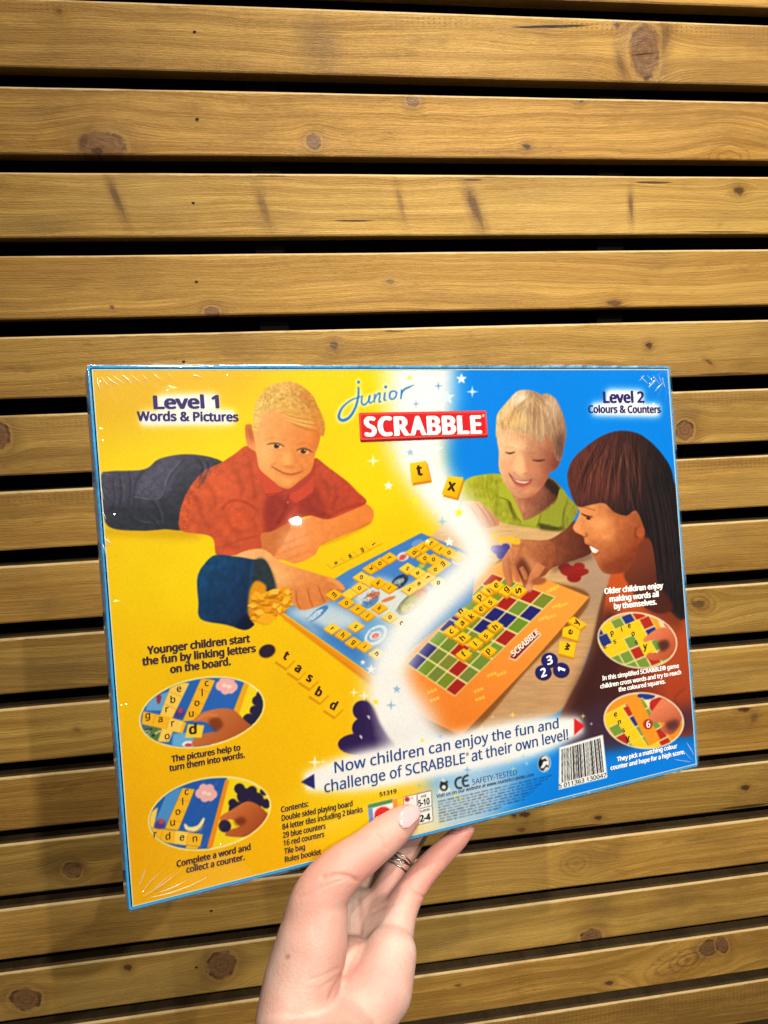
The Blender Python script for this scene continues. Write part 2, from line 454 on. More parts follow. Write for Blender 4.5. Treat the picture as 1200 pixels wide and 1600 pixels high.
def fill(pts, col, blur=0.0, a=1.0, clip=None, smooth=True):
    mk = cover(catmull(pts) if smooth else pts, blur)
    paint(mk, col, a, clip)
    return mk

def ribbon(pts, ws, smooth=True):
    """outline polygon of a stroke with changing width"""
    P = np.asarray(pts, float)
    W_ = np.asarray(ws if hasattr(ws, '__len__') else [ws]*len(P), float)
    if smooth and len(P) > 2:
        Z = catmull(np.column_stack([P, W_]), False, 6)
        P, W_ = Z[:, :2], np.abs(Z[:, 2])
    T = np.gradient(P, axis=0); T /= np.linalg.norm(T, axis=1)[:, None] + 1e-9
    N = np.column_stack([-T[:, 1], T[:, 0]]) * (W_/2)[:, None]
    return np.vstack([P+N, (P-N)[::-1]])

def stroke(pts, ws, col, blur=0.0, a=1.0, clip=None, smooth=True):
    mk = cover(ribbon(pts, ws, smooth), blur)
    paint(mk, col, a, clip)
    return mk

def ell_pts(cx, cy, rx, ry, ang=0, n=40):
    t = np.linspace(0, 2*np.pi, n, endpoint=False); ca, sa = math.cos(math.radians(ang)), math.sin(math.radians(ang))
    x, y = rx*np.cos(t), ry*np.sin(t)
    return np.column_stack([cx + x*ca - y*sa, cy + x*sa + y*ca])

def ell(cx, cy, rx, ry, col, ang=0, blur=0.0, a=1.0, clip=None):
    mk = cover(ell_pts(cx, cy, rx, ry, ang), blur)
    paint(mk, col, a, clip)
    return mk

def local(ox, oy, s): return lambda pts: [(ox + x/s, oy + y/s) for x, y in pts]

def star(cx, cy, r, col, n=5, inner=.45, rot=-90, a=1.0, blur=.3):
    pts = [(cx + (r if k % 2 == 0 else r*inner)*math.cos(math.radians(rot + 180*k/n)),
            cy + (r if k % 2 == 0 else r*inner)*math.sin(math.radians(rot + 180*k/n))) for k in range(2*n)]
    fill(pts, col, blur, a, smooth=False)

def tile(cx, cy, ux, uy, vx, vy, col=(250, 190, 20), side=(205, 130, 10), d=3.0):
    """letter tile: a rounded quad with its lower side showing"""
    q = [(cx-ux-vx, cy-uy-vy), (cx+ux-vx, cy+uy-vy), (cx+ux+vx, cy+uy+vy), (cx-ux+vx, cy-uy+vy)]
    fill([(x, y+d) for x, y in q], side, .5, smooth=False)
    fill(q, col, .35, smooth=False)

_ns = np.random.RandomState(4)
def value_noise(h, w, cell_y, cell_x, octaves=3):
    out = np.zeros((h, w), np.float32); amp = 1.0; tot = 0
    for o in range(octaves):
        gy, gx = max(2, int(h/cell_y)+2), max(2, int(w/cell_x)+2)
        g = _ns.rand(gy, gx).astype(np.float32)*2-1
        y = np.linspace(0, gy-1.001, h); x = np.linspace(0, gx-1.001, w)
        yi, xi = y.astype(int), x.astype(int); fy, fx = (y-yi)[:, None], (x-xi)[None]
        fy, fx = fy*fy*(3-2*fy), fx*fx*(3-2*fx)
        a, b, c, d = g[np.ix_(yi, xi)], g[np.ix_(yi, xi+1)], g[np.ix_(yi+1, xi)], g[np.ix_(yi+1, xi+1)]
        out += amp*((a*(1-fx)+b*fx)*(1-fy) + (c*(1-fx)+d*fx)*fy); tot += amp
        amp *= .55; cell_y /= 2; cell_x /= 2
    return out/tot

def mottle(clip, amp, cy, cx, octaves=3):
    """uneven tone of a printed photograph inside a shape"""
    m, y0, x0 = clip
    h, w = m.shape
    n = value_noise(h, w, cy*AS, cx*AS, octaves)
    sub = canvas[y0:y0+h, x0:x0+w]
    sub *= 1 + (amp*n*m)[..., None]

NAVY = (45, 35, 95)

def paint_sheet():
    rnd = random.Random(5)
    full = [(100, 540), (1130, 540), (1130, 1450), (100, 1450)]
    fill(full, grad((300, 620), (240, 208, 8), (300, 1350), (243, 180, 4)), smooth=False)
    fill([(120, 560), (420, 560), (330, 640), (120, 700)], (226, 172, 24), 30, .75)
    ell(330, 740, 190, 70, (246, 222, 10), 0, 30, .6)
    ell(560, 760, 70, 60, (244, 214, 6), 0, 25, .6)
    ell(300, 900, 120, 60, (246, 218, 4), 0, 30, .5)
    ell(200, 1300, 60, 130, (238, 168, 10), 0, 30, .6)
    ell(560, 1270, 110, 60, (244, 214, 20), 0, 25, .7)
    # blue side
    fill([(676, 550), (1120, 550), (1120, 1300), (960, 1260), (760, 1000), (690, 760)], (3, 128, 232), 14, smooth=False)
    fill([(700, 900), (1120, 850), (1120, 1250), (1000, 1290), (700, 1300)], (3, 126, 230), 10)
    fill([(745, 1195), (1110, 1120), (1110, 1230), (730, 1320)], (2, 128, 235), 9, smooth=False)

    # ---------- older pair: table, boy in green, girl
    table = [(700, 815), (770, 793), (890, 822), (950, 850), (948, 930), (918, 1030), (884, 1105), (820, 1130), (720, 1150), (640, 1110), (640, 900)]
    tm_ = fill(table, grad((780, 800), (214, 172, 116), (840, 1120), (196, 150, 104)), 2)
    mottle(tm_, .07, 3, 30)
    fill([(900, 840), (960, 850), (960, 930), (900, 960)], (168, 138, 116), 10, .8)
    fill([(946, 920), (975, 940), (950, 1040), (925, 1120), (870, 1140), (884, 1100), (918, 1030)], (112, 66, 46), 1.5)
    # boy in the green polo shirt
    B = local(740, 600, 6.667)
    shirt = fill(B([(-160, 1150), (-80, 1000), (60, 950), (280, 940), (420, 1050), (760, 970), (900, 1060), (1000, 1190), (1090, 1290), (1040, 1420), (930, 1530), (600, 1500), (280, 1440), (-40, 1300)]),
                 grad((730, 750), (176, 178, 40), (890, 800), (140, 142, 44)), .5)
    for x in (20, 60, 100, 150, 190):
        stroke(B([(x, 980), (x-12, 1080), (x+20, 1200)]), 2.2, (120, 122, 20), 1.2, .55, shirt)
    stroke(B([(235, 990), (250, 1180), (220, 1300), (230, 1400)]), 3, (104, 108, 22), 1.6, .7, shirt)
    fill(B([(430, 1100), (560, 1230), (520, 1440), (400, 1300), (330, 1200)]), (112, 112, 30), 3, .8, shirt)
    fill(B([(680, 1440), (820, 1480), (930, 1490), (900, 1530), (700, 1510)]), (48, 44, 26), 2, .8)
    stroke(B([(970, 1200), (930, 1350), (935, 1500)]), 3, (84, 86, 26), 1.4, .7, shirt)
    # neck, in the shade of the chin
    fill(B([(400, 1080), (760, 980), (890, 1090), (870, 1200), (700, 1340), (600, 1410), (500, 1420), (430, 1230)]),
         grad((810, 760), (205, 135, 95), (868, 770), (92, 48, 40)), 1.0)
    fill(B([(780, 980), (900, 1080), (880, 1170), (800, 1120), (740, 1050)]), (40, 30, 26), 2, .9)
    fill(B([(420, 1110), (560, 1180), (700, 1120), (740, 1060), (600, 1260)]), (140, 74, 56), 3.5, .8)
    mottle(shirt, .13, 8, 5); mottle(shirt, .03, 1.2, 1.2, 1)
    # collar wings
    fill(B([(290, 1010), (330, 1010), (420, 1190), (520, 1420), (490, 1440), (370, 1220), (265, 1180)]), (170, 174, 46), .6)
    stroke(B([(265, 1180), (370, 1222), (400, 1330), (500, 1440)]), 1.4, (88, 90, 20), .7, .8)
    stroke(B([(370, 1225), (400, 1330), (440, 1420)]), 3.2, (74, 70, 22), 1, .7)
    fill(B([(900, 1090), (970, 1180), (930, 1330), (900, 1480), (790, 1460), (690, 1440), (720, 1360), (850, 1250)]), (148, 152, 46), .8)
    fill(B([(500, 1440), (600, 1400), (700, 1360), (670, 1460), (600, 1475)]), (160, 164, 46), .7)
    stroke(B([(700, 1355), (680, 1430), (660, 1480)]), 1.2, (70, 70, 20), .5, .8)
    # head: skin
    head = fill(B([(245, 560), (300, 460), (500, 400), (760, 440), (920, 560), (920, 740), (870, 870), (790, 930), (760, 1000), (700, 1090), (600, 1170), (500, 1190), (420, 1150), (340, 1060), (290, 960), (262, 860), (262, 700)]),
                grad((785, 690), (244, 188, 140), (872, 712), (150, 84, 62)), .8)
    ell(*B([(430, 640)])[0], 16, 9, (248, 198, 148), 0, 4, .9, head)
    ell(*B([(330, 850)])[0], 8, 9, (242, 164, 126), 0, 4, .7, head)
    ell(*B([(650, 900)])[0], 12, 9, (218, 132, 98), 0, 5, .7, head)
    ell(*B([(780, 830)])[0], 9, 22, (146, 80, 60), 0, 5, .7, head)
    ell(*B([(860, 820)])[0], 8, 14, (124, 62, 50), 8, 3, .8, head)
    ell(*B([(600, 1110)])[0], 15, 5, (236, 160, 112), -12, 3, .8, head)
    fill(B([(700, 1000), (800, 880), (780, 1000), (640, 1150), (560, 1180)]), (168, 94, 66), 3.5, .6, head)
    mottle(head, .06, 7, 7)
    # nose, eyes, mouth
    fill(B([(440, 740), (500, 730), (560, 900), (530, 960), (430, 920), (410, 860)]), (250, 194, 142), 2.2, .8, head)
    fill(B([(545, 780), (600, 840), (590, 920), (545, 900)]), (206, 124, 84), 2.2, .7, head)
    ell(*B([(540, 935)])[0], 4.2, 2.2, (184, 100, 72), -10, 1.2, .7, head)
    ell(*B([(425, 930)])[0], 3, 1.4, (206, 126, 90), 0, 1, .7, head)
    stroke(B([(330, 712), (380, 722), (432, 708)]), [1.2, 3.0, 1.6], (92, 50, 36), .6, .95)
    stroke(B([(610, 790), (680, 800), (745, 788)]), [1.4, 3.4, 1.6], (84, 42, 32), .6, .95)
    stroke(B([(590, 760), (670, 770), (750, 765)]), 1.6, (170, 96, 66), 1, .8)
    stroke(B([(320, 660), (390, 660), (440, 690)]), 2.2, (214, 156, 100), 1, .8)
    stroke(B([(560, 720), (650, 720), (740, 750)]), 2.4, (176, 112, 70), 1.2, .8)
    fill(B([(368, 935), (440, 990), (540, 1010), (610, 995), (580, 1050), (500, 1075), (430, 1040)]), (176, 82, 66), .7)
    fill(B([(395, 965), (450, 990), (530, 1010), (580, 1008), (530, 1032), (450, 1015)]), (250, 232, 214), .5)
    stroke(B([(362, 925), (420, 985), (520, 1012), (615, 992)]), [1, 1.6, 1.6, .8], (120, 48, 40), .5, .8)
    stroke(B([(430, 1052), (500, 1080), (580, 1060)]), 2.4, (214, 118, 96), 1, .8)
    # hair
    hair = fill(B([(238, 560), (232, 450), (245, 320), (300, 240), (370, 160), (450, 80), (540, 60), (640, 80), (700, 110), (770, 100), (850, 150), (910, 260), (950, 380), (968, 520), (940, 660), (905, 800), (850, 760), (830, 640), (780, 560), (740, 520), (700, 610), (640, 560), (560, 520), (450, 500), (360, 470), (290, 510)]),
                grad((785, 640), (222, 186, 134), (882, 680), (150, 112, 88)), .7)
    ell(*B([(640, 230)])[0], 15, 26, (128, 92, 72), -8, 5, .75, hair)
    ell(*B([(480, 160)])[0], 15, 12, (232, 214, 190), 0, 4, .8, hair)
    ell(*B([(810, 250)])[0], 10, 18, (206, 180, 150), -12, 4, .75, hair)
    ell(*B([(900, 640)])[0], 8, 22, (96, 62, 54), 0, 4, .8, hair)
    ell(*B([(300, 420)])[0], 3, 7, (150, 100, 70), 0, 2, .7, hair)
    ell(*B([(430, 400)])[0], 20, 9, (226, 184, 112), -8, 4, .8, hair)
    for k in range(60):
        t = rnd.random(); x = 620 + rnd.uniform(-40, 60)
        ex = 260 + 640*t; ey = 520 + 80*math.sin(t*3.1) + rnd.uniform(-60, 70)
        c = rnd.choice([(244, 222, 178), (236, 204, 150), (180, 138, 92), (160, 116, 80)])
        stroke(B([(x, 130+rnd.uniform(-40, 40)), ((x+ex)/2 + (ex-x)*.18, 280+rnd.uniform(-50, 30)), (ex, ey)]), [.5, 1.5, .4], c, .5, .45)
    mottle(hair, .12, 8, 2.2)
    # his hand on the table
    hand2 = fill(B([(-110, 1230), (20, 1220), (100, 1260), (180, 1330), (260, 1420), (260, 1470), (200, 1490), (100, 1500), (-20, 1440), (-100, 1350)]),
                 grad((730, 790), (236, 190, 150), (775, 815), (196, 124, 90)), .8)
    for a_, b_, c_ in (((20, 1230), (110, 1350), (180, 1480)), ((100, 1270), (180, 1370), (230, 1470)), ((-30, 1270), (40, 1380), (100, 1480))):
        stroke(B([a_, b_, c_]), [.8, 1.8, 1.2], (150, 88, 64), .8, .7, hand2)

    G = local(860, 660, 5.217)
    fill(G([(500, 1230), (640, 1220), (900, 1350), (1020, 1500), (1150, 1700), (1180, 2500), (900, 2520), (620, 2540), (380, 2420), (400, 1900), (440, 1500)]),
         grad((960, 900), (196, 82, 34), (1010, 1120), (168, 62, 34)), 1.2)
    fill([(948, 950), (975, 985), (1000, 1080), (985, 1160), (900, 1150), (890, 1100), (930, 1010)], (60, 30, 30), 7, .95)
    fill([(1000, 930), (1060, 940), (1064, 985), (1020, 960)], (110, 48, 30), 6, .8)
    fill([(970, 1030), (1020, 1040), (1030, 1100), (985, 1110)], (120, 46, 32), 8, .6)
    stroke([(1070, 1075), (1055, 1090), (1062, 1110)], 2, (120, 44, 26), 1.4, .7)
    fill([(880, 1130), (960, 1095), (1000, 1120), (1100, 1100), (1110, 1150), (1060, 1150), (900, 1180)], (66, 44, 60), 9, .85)
    # ---------- orange board of coloured squares
    O = local(620, 880, 3.871)
    board = [(560, 20), (680, -30), (860, 80), (1165, 205), (780, 640), (390, 1045), (60, 880), (-30, 700), (40, 600)]
    fill(O([(x+4, y+14) for x, y in board]), (120, 66, 24), 1.2, .8)
    fill(O(board), grad((780, 930), (246, 156, 60), (740, 1130), (238, 128, 42)), .5, smooth=False)
    a0, a1, b1, b0 = [np.array(p_, float) for p_ in ((350, 805), (960, 205), (575, 60), (60, 610))]
    GREEN, RED, BLU, CRM = (116, 138, 46), (166, 34, 28), (34, 34, 112), (238, 226, 150)
    def cell(i, j):                     # i along the long side, j across it
        i_, j_ = i/8.0, j/5.0
        return (1-i_)*(1-j_)*a0 + i_*(1-j_)*a1 + i_*j_*b1 + (1-i_)*j_*b0
    fill(O([cell(0, 0), cell(8, 0), cell(8, 5), cell(0, 5)]), CRM, .4, smooth=False)
    table_c = {(0, 0): 'r', (0, 4): 'b', (1, 1): 'r', (1, 4): 'b', (2, 2): 'r', (3, 4): 'b', (4, 4): 'b', (4, 0): 'r', (5, 1): 'b', (4, 2): 'b', (6, 0): 'b', (5, 0): 'g', (7, 1): 'r', (6, 2): 'r', (8, 0): 'r', (7, 4): 'r', (5, 2): 'b'}
    for i in range(8):
        for j in range(5):
            q = [cell(i+.05, j+.05), cell(i+.95, j+.05), cell(i+.95, j+.95), cell(i+.05, j+.95)]
            c = {'r': RED, 'b': BLU}.get(table_c.get((i, j), 'g'), GREEN)
            if c is GREEN: c = tuple(v + rnd.randint(-8, 10) for v in c)
            fill(O(q), c, .35, smooth=False)
    u = np.array([52, -52.])/3.871; v = np.array([46, 28.])/3.871
    def otile(x, y, s=1.0):
        cx, cy = O([(x, y)])[0]
        w_, h_ = u*.5*s, v*.5*s
        tile(cx, cy, w_[0]*1.0, w_[1]*.77, h_[0]*1.16, h_[1]*1.16, (252, 196, 22), (214, 138, 6), 4.2)
    for x, y in ((385, 290), (500, 205), (555, 160), (600, 135), (330, 410), (395, 360), (450, 315), (510, 270), (565, 235), (400, 450), (475, 485), (540, 435), (595, 380), (405, 550), (555, 530), (665, 165)):
        otile(x, y)
    for q in (((1030, 350), (1070, 322), (1150, 370), (1110, 400)), ((1005, 390), (1060, 375), (1108, 405), (1095, 470), (1000, 440)), ((985, 470), (1085, 480), (1070, 570), (978, 545))):
        fill(O([(x, y+14) for x, y in q]), (206, 134, 10), .5, smooth=False); fill(O(q), (252, 198, 26), .4, smooth=False)
    for x, y in ((922, 585), (885, 660), (993, 645)):
        cx, cy = O([(x, y)])[0]
        ell(cx+.6, cy+1.2, 12.6, 11.6, (16, 14, 40), 0, .5); ell(cx, cy, 12.2, 11.2, (36, 34, 104), 0, .4)
    for x, y in ((210, 785), (225, 835), (490, 780), (500, 830), (570, 685), (630, 680), (880, 345), (930, 335), (960, 270), (1000, 265), (930, 175), (950, 160)):
        cx, cy = O([(x, y)])[0]
        for k in range(3):
            fill([(cx-7+5*k, cy-2-2*k), (cx-3+5*k, cy-4-2*k), (cx-1+5*k, cy-2*k), (cx-5+5*k, cy+2-2*k)], (244, 196, 70), .5, .85, smooth=False)
    fill(O([(675, 575), (720, 590), (875, 430), (830, 405)]), (236, 220, 196), .5, smooth=False)
    fill(O([(682, 570), (718, 582), (866, 430), (832, 412)]), (140, 34, 30), .4, smooth=False)

    # her arm reaching across and the hand with a tile
    H = local(690, 760, 5)
    ell(895, 893, 20, 9, (150, 34, 30), 5, .6); ell(882, 886, 10, 7, (150, 34, 30), 0, .6); ell(905, 885, 9, 6, (156, 36, 30), 0, .6); ell(897, 903, 11, 7, (142, 30, 28), 0, .6); ell(912, 893, 8, 5, (150, 34, 30), 0, .6)
    ell(781, 860, 13, 8, (70, 62, 150), 10, .7); ell(790, 855, 7, 6, (62, 54, 142), 0, .6); ell(772, 857, 6, 5, (74, 66, 156), 0, .6); ell(783, 868, 7, 6, (60, 52, 140), 0, .6)
    arm = fill(H([(560, 430), (820, 420), (960, 340), (1040, 270), (1090, 350), (1160, 430), (1170, 520), (1000, 590), (860, 640), (800, 700), (700, 700), (620, 620)]),
               grad((820, 860), (176, 96, 54), (915, 860), (88, 40, 32)), .8)
    stroke(H([(860, 660), (1010, 600), (1180, 540)]), 6, (60, 34, 28), 3, .6)
    g_hand = fill(H([(600, 420), (720, 425), (860, 430), (890, 520), (860, 620), (790, 700), (720, 740), (700, 800), (660, 820), (640, 780), (610, 700), (560, 640), (545, 760), (525, 775), (500, 700), (470, 600), (480, 560), (540, 480)]),
                  grad((795, 850), (206, 130, 82), (860, 890), (142, 72, 42)), .8)
    fill(H([(590, 590), (650, 560), (700, 640), (680, 720), (600, 740), (560, 700)]), (92, 44, 30), 3, .85, g_hand)
    mottle(arm, .10, 8, 8); mottle(g_hand, .10, 6, 6)
    for pts, w in ((((500, 560), (510, 660), (535, 770)), 13), (((560, 620), (580, 690), (600, 745)), 9), (((620, 630), (650, 690), (660, 730)), 8)):
        stroke(H(pts), [w*.8, w, w*.7], (196, 118, 76), .9, .95)
        stroke([(x+w*.35, y) for x, y in H(pts)], 1.8, (116, 58, 38), 1, .6)
    stroke(H([(780, 610), (720, 700), (680, 800)]), [15, 14, 9], (200, 122, 78), .9, .95)
    ell(*H([(680, 795)])[0], 6, 6, (216, 146, 108), 0, 1, .9)
    ell(*H([(760, 740)])[0], 12, 6, (150, 80, 52), -8, 1.2, .9)
    fill(H([(640, 540), (700, 560), (760, 640), (720, 680), (680, 620)]), (214, 140, 92), 2.5, .7, g_hand)
    stroke(H([(640, 450), (600, 520), (590, 600)]), 2, (150, 82, 50), 1.5, .5, g_hand)
    for (x, y) in ((772, 838), (784, 843), (797, 842), (806, 846)):
        fill([(x-6, y-3), (x+5, y-4), (x+6, y+4), (x-5, y+4)], (246, 190, 40), .8, .9)

    otile(735, 165, 1.05)

    # girl: shirt, neck, face, hair
    fill(G([(700, 680), (1000, 480), (1060, 1000), (1100, 1580), (960, 1520), (860, 1330), (720, 1000)]), (44, 30, 30), 1)
    neck = fill(G([(600, 1210), (700, 950), (860, 1000), (870, 1290), (900, 1350), (1000, 1500), (900, 1560), (760, 1500), (640, 1330)]),
                grad((985, 880), (116, 54, 34), (1020, 935), (74, 34, 28)), 1)
    face = fill(G([(225, 680), (240, 725), (212, 800), (184, 855), (205, 893), (268, 930), (282, 985), (325, 1008), (338, 1070), (366, 1115), (396, 1180), (440, 1228), (520, 1236), (620, 1210), (680, 1120), (720, 1000), (760, 950), (770, 880), (740, 760), (660, 640), (480, 600), (320, 610)]),
                grad((900, 790), (240, 156, 92), (1004, 850), (140, 62, 32)), .8)
    ell(*G([(400, 830)])[0], 17, 15, (244, 164, 98), 0, 6, .8, face)
    ell(*G([(330, 720)])[0], 10, 5, (224, 138, 78), 0, 3, .8, face)
    ell(*G([(450, 920)])[0], 15, 11, (236, 150, 86), 0, 6, .8, face)
    ell(*G([(215, 850)])[0], 5, 6, (238, 156, 100), 0, 2, .8, face)
    fill(G([(420, 1150), (600, 1080), (720, 960), (700, 1130), (600, 1230), (470, 1240)]), (122, 52, 30), 4.5, .75, face)
    ell(*G([(560, 700)])[0], 12, 10, (128, 62, 40), 0, 5, .7, face)
    ell(*G([(733, 895)])[0], 6, 8.5, (176, 84, 46), 10, 1.2, .9, face)
    stroke(G([(700, 850), (690, 920), (720, 945)]), 2, (90, 40, 26), 1, .8, face)
    mottle(face, .08, 7, 7)
    stroke(G([(250, 742), (290, 762), (345, 772)]), [1.2, 2.6, 1.2], (46, 24, 22), .6, .95, face)
    ell(*G([(310, 782)])[0], 3.6, 2.2, (40, 20, 18), 10, .6, .9, face)
    stroke(G([(245, 690), (290, 695), (370, 720)]), 1.6, (120, 64, 40), .9, .6, face)
    stroke(G([(285, 900), (300, 925), (270, 932)]), 1.6, (130, 58, 36), .8, .8, face)
    fill(G([(322, 1006), (390, 1040), (380, 1062), (345, 1058)]), (252, 240, 226), .4)
    stroke(G([(290, 990), (330, 1004), (395, 1040)]), 1.6, (170, 70, 52), .7, .8, face)
    stroke(G([(345, 1068), (370, 1078), (400, 1050)]), 2.6, (178, 76, 58), .8, .8, face)
    hairg = fill(G([(140, 480), (150, 370), (200, 280), (300, 190), (420, 110), (560, 68), (700, 85), (800, 145), (900, 245), (980, 370), (1012, 520), (1035, 760), (1065, 1020), (1092, 1300), (1110, 1580), (1020, 1540), (960, 1400), (880, 1300), (860, 1180), (830, 1000), (770, 870), (700, 720), (620, 760), (520, 730), (440, 660), (340, 670), (240, 690), (190, 640)]),
                 grad((890, 760), (92, 48, 42), (1020, 800), (30, 26, 28)), .9)
    ell(*G([(420, 500)])[0], 30, 18, (108, 54, 44), 40, 8, .7, hairg)
    ell(*G([(250, 560)])[0], 12, 14, (104, 50, 40), 0, 6, .6, hairg)
    for k in range(70):
        t = rnd.random()
        x0_ = 420+260*t+rnd.uniform(-60, 60); y0_ = 150+rnd.uniform(-40, 60)
        ex = 190 + 560*t; ey = 650 + 60*t + rnd.uniform(-60, 30)
        c = rnd.choice([(140, 76, 60), (110, 60, 50), (40, 22, 22), (28, 18, 18)])
        stroke(G([(x0_, y0_), ((x0_+ex)/2-40+60*t, 400+rnd.uniform(-40, 40)), (ex, ey)]), [.4, 1.3, .4], c, .5, .5, hairg)
    mottle(hairg, .22, 14, 2.2)
    for k in range(26):
        x = rnd.uniform(720, 1040)
        stroke(G([(x-120, 380), (x-30, 800), (x+40, 1400)]), [.4, 1.2, .5], rnd.choice([(58, 46, 46), (18, 15, 18), (84, 52, 48)]), .6, .5, hairg)
    # ---------- boy lying on the yellow floor
    J = local(165, 690, 2.759)
    fill(J([(0, 370), (150, 380), (330, 370), (420, 410), (330, 420), (150, 410), (0, 400)]), (206, 156, 10), 5, .8)
    jeans = fill(J([(-20, 150), (20, 128), (165, 120), (230, 75), (330, 55), (430, 62), (505, 90), (480, 140), (380, 230), (350, 370), (250, 378), (150, 384), (20, 370), (-10, 300)]),
                 grad((200, 720), (78, 76, 96), (240, 825), (44, 48, 58)), .7)
    fill(J([(240, 90), (330, 70), (300, 140), (250, 240), (130, 230), (150, 150)]), (88, 86, 108), 4, .7, jeans)
    fill(J([(10, 290), (180, 300), (300, 330), (250, 380), (40, 375)]), (42, 48, 56), 4, .7, jeans)
    stroke(J([(165, 120), (125, 190), (120, 280)]), 3, (40, 40, 54), 1.4, .7, jeans)
    stroke(J([(335, 80), (280, 150), (240, 245), (240, 300)]), 2.4, (44, 44, 60), 1, .7, jeans)
    stroke(J([(325, 82), (270, 148), (232, 242), (120, 238)]), 1.2, (132, 130, 150), .6, .6, jeans)
    for y in (210, 250, 290):
        stroke(J([(290, y), (330, y+20), (345, y+60)]), 2, (36, 38, 52), 1, .6, jeans)
    stroke(J([(20, 285), (150, 292), (260, 290)]), 2, (34, 38, 50), 1.2, .6, jeans)
    # far forearm
    fa = fill(J([(680, 460), (760, 360), (900, 320), (1000, 280), (1100, 262), (1150, 290), (1152, 335), (1110, 370), (940, 440), (900, 490), (820, 525), (760, 510), (690, 520)]),
              grad((440, 820), (240, 150, 84), (560, 850), (226, 128, 52)), .9)
    fill(J([(655, 400), (760, 355), (800, 350), (770, 430), (700, 520), (640, 500)]), (206, 116, 58), 1.5)
    stroke(J([(930, 445), (1050, 400), (1150, 345)]), 3, (176, 92, 20), 1.6, .55)
    ell(*J([(810, 420)])[0], 24, 12, (240, 170, 120), -25, 6, .7, fa)
    for a_, b_ in (((740, 455), (870, 400)), ((735, 490), (860, 440)), ((770, 515), (880, 470))):
        stroke(J([a_, b_]), 1.6, (200, 116, 60), 1, .7, fa)
    red = fill(J([(500, 90), (560, 50), (610, 18), (660, 60), (700, 150), (780, 200), (850, 180), (890, 110), (905, 70), (960, 110), (1040, 170), (1085, 215), (1125, 262), (1050, 300), (960, 335), (880, 320), (800, 345), (720, 385), (670, 400), (665, 470), (560, 490), (480, 490), (455, 410), (330, 385), (318, 320), (350, 220), (420, 130)]),
               grad((310, 760), (202, 86, 48), (560, 800), (184, 66, 42)), .7)
    ell(*J([(480, 200)])[0], 36, 26, (222, 94, 52), 0, 10, .7, red)
    ell(*J([(570, 330)])[0], 30, 24, (216, 84, 42), 0, 9, .6, red)
    fill(J([(640, 60), (680, 130), (700, 230), (690, 390), (740, 370), (780, 300), (740, 220), (680, 120)]), (136, 38, 34), 3.5, .8, red)
    fill(J([(690, 240), (790, 230), (840, 260), (760, 340), (690, 380)]), (150, 48, 42), 3.5, .75, red)
    fill(J([(850, 250), (900, 200), (960, 320), (880, 325), (820, 300)]), (140, 44, 38), 4, .75, red)
    stroke(J([(500, 290), (540, 255), (600, 260), (660, 300)]), 3, (150, 50, 28), 1.4, .7, red)
    stroke(J([(380, 240), (420, 330), (460, 400)]), 3, (164, 56, 30), 1.6, .7, red)
    stroke(J([(505, 455), (580, 425), (660, 405)]), 2.4, (158, 54, 30), 1.2, .7, red)
    stroke(J([(970, 290), (1010, 225), (1060, 205)]), 3, (150, 44, 30), 1.6, .6, red)
    stroke(J([(1120, 265), (1040, 285), (950, 330)]), 3, (144, 44, 26), 1.4, .6, red)
    for pts, w_, a_ in ((((360, 210), (400, 250), (420, 300)), 9, .5), (((420, 150), (470, 230), (470, 300)), 10, .4), (((350, 330), (420, 350), (470, 350)), 7, .5), (((560, 120), (590, 200), (580, 250)), 10, .4), (((620, 90), (640, 180), (650, 260)), 8, .5),
                        (((520, 330), (560, 380), (640, 380)), 9, .45), (((480, 380), (520, 440), (600, 450)), 7, .5), (((600, 300), (640, 340), (655, 390)), 6, .5), (((920, 130), (960, 200), (960, 260)), 8, .45), (((990, 170), (1000, 230), (980, 290)), 8, .45), (((1060, 220), (1030, 250), (1010, 290)), 6, .5), (((720, 250), (740, 300), (720, 350)), 6, .5), (((760, 240), (790, 280), (780, 330)), 5, .5), (((880, 230), (900, 280), (940, 310)), 6, .5)):
        q = J(pts)
        stroke(q, [w_*.3, w_*.7, w_*.3], (128, 38, 24), 2.4, a_*.75, red)
        stroke([(x+w_*.42, y-w_*.3) for x, y in q], [w_*.2, w_*.5, w_*.2], (228, 116, 76), 2.2, a_*.55, red)
    mottle(red, .10, 9, 9); mottle(red, .025, 1.2, 1.2, 1); mottle(fa, .06, 8, 8)
    for pts, w_ in ((((60, 140), (70, 220), (60, 280)), 6), (((100, 130), (110, 200), (100, 270)), 5), (((390, 70), (420, 110), (400, 180)), 7), (((440, 80), (440, 130), (400, 200)), 6), (((200, 250), (230, 300), (240, 360)), 6), (((100, 320), (160, 350), (240, 350)), 6), (((180, 310), (210, 340), (230, 372)), 4), (((30, 170), (40, 240), (30, 300)), 5)):
        q = J(pts)
        stroke(q, [w_*.3, w_*.6, w_*.3], (30, 30, 42), 1.4, .6, jeans); stroke([(x+w_*.5, y-1) for x, y in q], [.6, w_*.4, .6], (112, 110, 134), 1.3, .5, jeans)
    mottle(jeans, .16, 6, 6); mottle(jeans, .07, 1, 1, 1)
    # collar
    fill(J([(662, 100), (700, 150), (770, 200), (740, 225), (690, 228), (672, 160)]), (206, 74, 50), .8)
    fill(J([(790, 205), (850, 180), (886, 140), (892, 220), (830, 260), (800, 250)]), (200, 72, 48), .8)
    stroke(J([(690, 228), (745, 222), (785, 208)]), 1.6, (120, 34, 30), .8, .7)
    stroke(J([(890, 222), (835, 262)]), 1.6, (120, 34, 30), .9, .7)
    stroke(J([(792, 215), (775, 290), (740, 360)]), 2, (110, 30, 30), 1, .7)
    ell(*J([(785, 262)])[0], 1.5, 1.5, (226, 120, 90), 0, .4)
    F = local(370, 585, 7.5)
